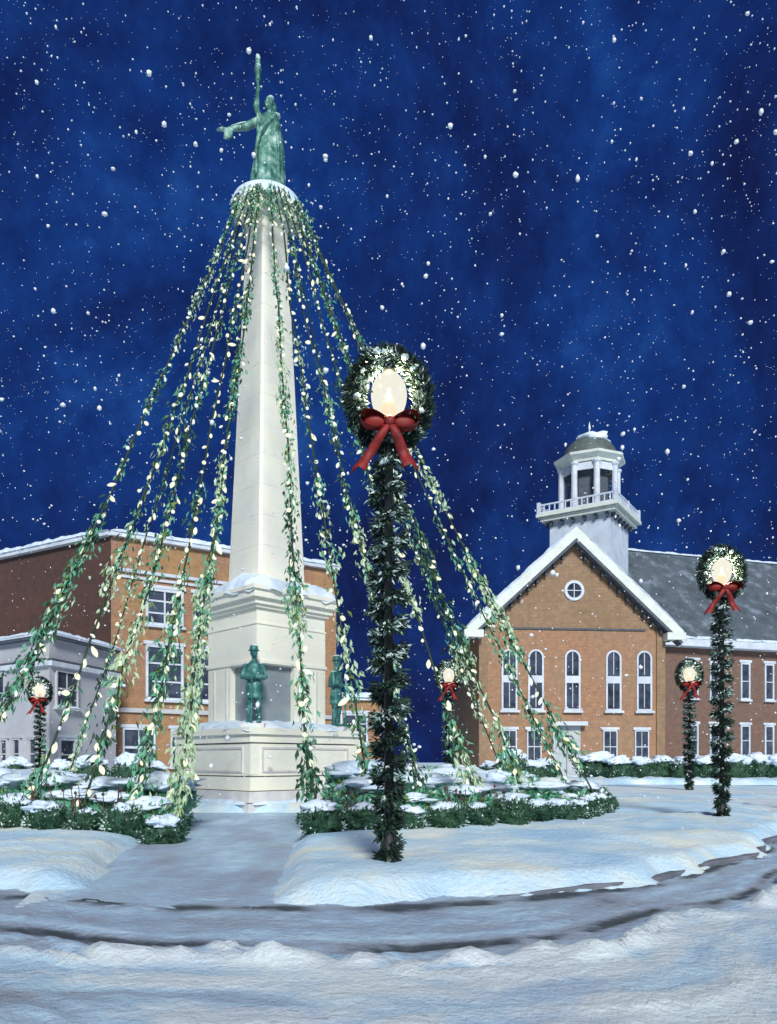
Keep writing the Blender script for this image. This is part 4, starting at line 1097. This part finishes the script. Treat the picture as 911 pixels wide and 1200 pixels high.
# ------------------------------------------------------------------ falling snow
random.seed(99)
fl = MB(); cnt = 0
octv = [(1,0,0),(-1,0,0),(0,1,0),(0,-1,0),(0,0,1),(0,0,-1)]; octf = [(0,2,4),(2,1,4),(1,3,4),(3,0,4),(2,0,5),(1,2,5),(3,1,5),(0,3,5)]
for i in range(18000):
    Y = (4.0**3 + random.random()*(19.0**3-4.0**3))**(1/3)
    x = random.uniform(-.72, .72)*Y; z = EYE + random.uniform(-.10, 1.12)*Y
    if z < .3: continue
    cl = noise.noise(Vector((x*.45, Y*.3, z*.45)))
    if random.random() > .55 + .9*cl: continue
    pxr = random.choice((.20,.24,.27,.32,.38,.5,.62,.85)) if random.random() < .97 else random.uniform(.9, 2.6)
    r = pxr*Y/900*1.3
    if pxr > .55:
        fl.blob((x, Y, z), (r*random.uniform(.7,1.25), r, r*random.uniform(.7,1.25)), seed=i % 40, amp=.5, sub=1); continue
    fl.add([(x+a*r*random.uniform(.8,1.3), Y+b*r, z+c*r*random.uniform(.8,1.3)) for a, b, c in octv], octf)
o = fl.build('falling_snow', mat_noise('snowflake', [(0.3,(.85,.87,.9)),(0.7,(.9,.9,.92))], 2, .8, bstr=0), smooth=True)
tag(o, 'white snowflakes falling through the night air', 'falling snow', kind='stuff')

# ------------------------------------------------------------------ light
L = Vector((.12, -.80, .52)).normalized()
sun = bpy.data.lights.new('moon_sun', 'SUN'); sun.energy = 3.75; sun.angle = R(14); sun.color = (.96, 1.0, .985)
so = bpy.data.objects.new('moon_sun', sun); COL.objects.link(so); so.rotation_euler = L.to_track_quat('Z', 'Y').to_euler()
w = bpy.data.worlds.new('World'); scene.world = w; w.use_nodes = True; nt = w.node_tree; nt.nodes.clear()
out = nt.nodes.new('ShaderNodeOutputWorld'); bg = nt.nodes.new('ShaderNodeBackground'); lk(nt, bg.outputs[0], out.inputs[0])
tc = nt.nodes.new('ShaderNodeTexCoord')
mp = nt.nodes.new('ShaderNodeMapping'); mp.inputs['Scale'].default_value = (1.0, 1.0, .72); mp.inputs['Rotation'].default_value = (0, .35, 0); lk(nt, tc.outputs['Generated'], mp.inputs[0])
n1 = noise_n(nt, 4.2, 9, .66, mp.outputs[0], .25)
r1 = ramp(nt, [(0.34, (.0065, .0095, .055)), (0.46, (.006, .019, .110)), (0.58, (.007, .036, .19)), (0.72, (.015, .074, .30))]); lk(nt, n1.outputs['Fac'], r1.inputs[0])
n2 = noise_n(nt, 30, 6, .7, mp.outputs[0], .3)
r2 = ramp(nt, [(0.3, (.74, .74, .80)), (0.7, (1.25, 1.25, 1.18))]); lk(nt, n2.outputs['Fac'], r2.inputs[0])
c = mixc(nt, 1.0, r1.outputs[0], r2.outputs[0], 'MULTIPLY')
sky = nt.nodes.new('ShaderNodeTexSky'); sky.sky_type = 'NISHITA'; sky.sun_disc = False; sky.sun_elevation = R(2); sky.sun_rotation = R(171)
sc_ = nt.nodes.new('ShaderNodeVectorMath'); sc_.operation = 'SCALE'; sc_.inputs['Scale'].default_value = .0012; lk(nt, sky.outputs[0], sc_.inputs[0])
c = mixc(nt, 1.0, c, sc_.outputs[0], 'ADD')
lk(nt, c, bg.inputs[0]); bg.inputs[1].default_value = 1.0

scene.render.engine = 'CYCLES'
scene.cycles.max_bounces = 6; scene.cycles.transparent_max_bounces = 12
scene.cycles.use_light_tree = True
scene.view_settings.view_transform = 'Standard'; scene.view_settings.look = 'None'
scene.view_settings.exposure = 0; scene.view_settings.gamma = 1; scene.view_settings.use_curve_mapping = False
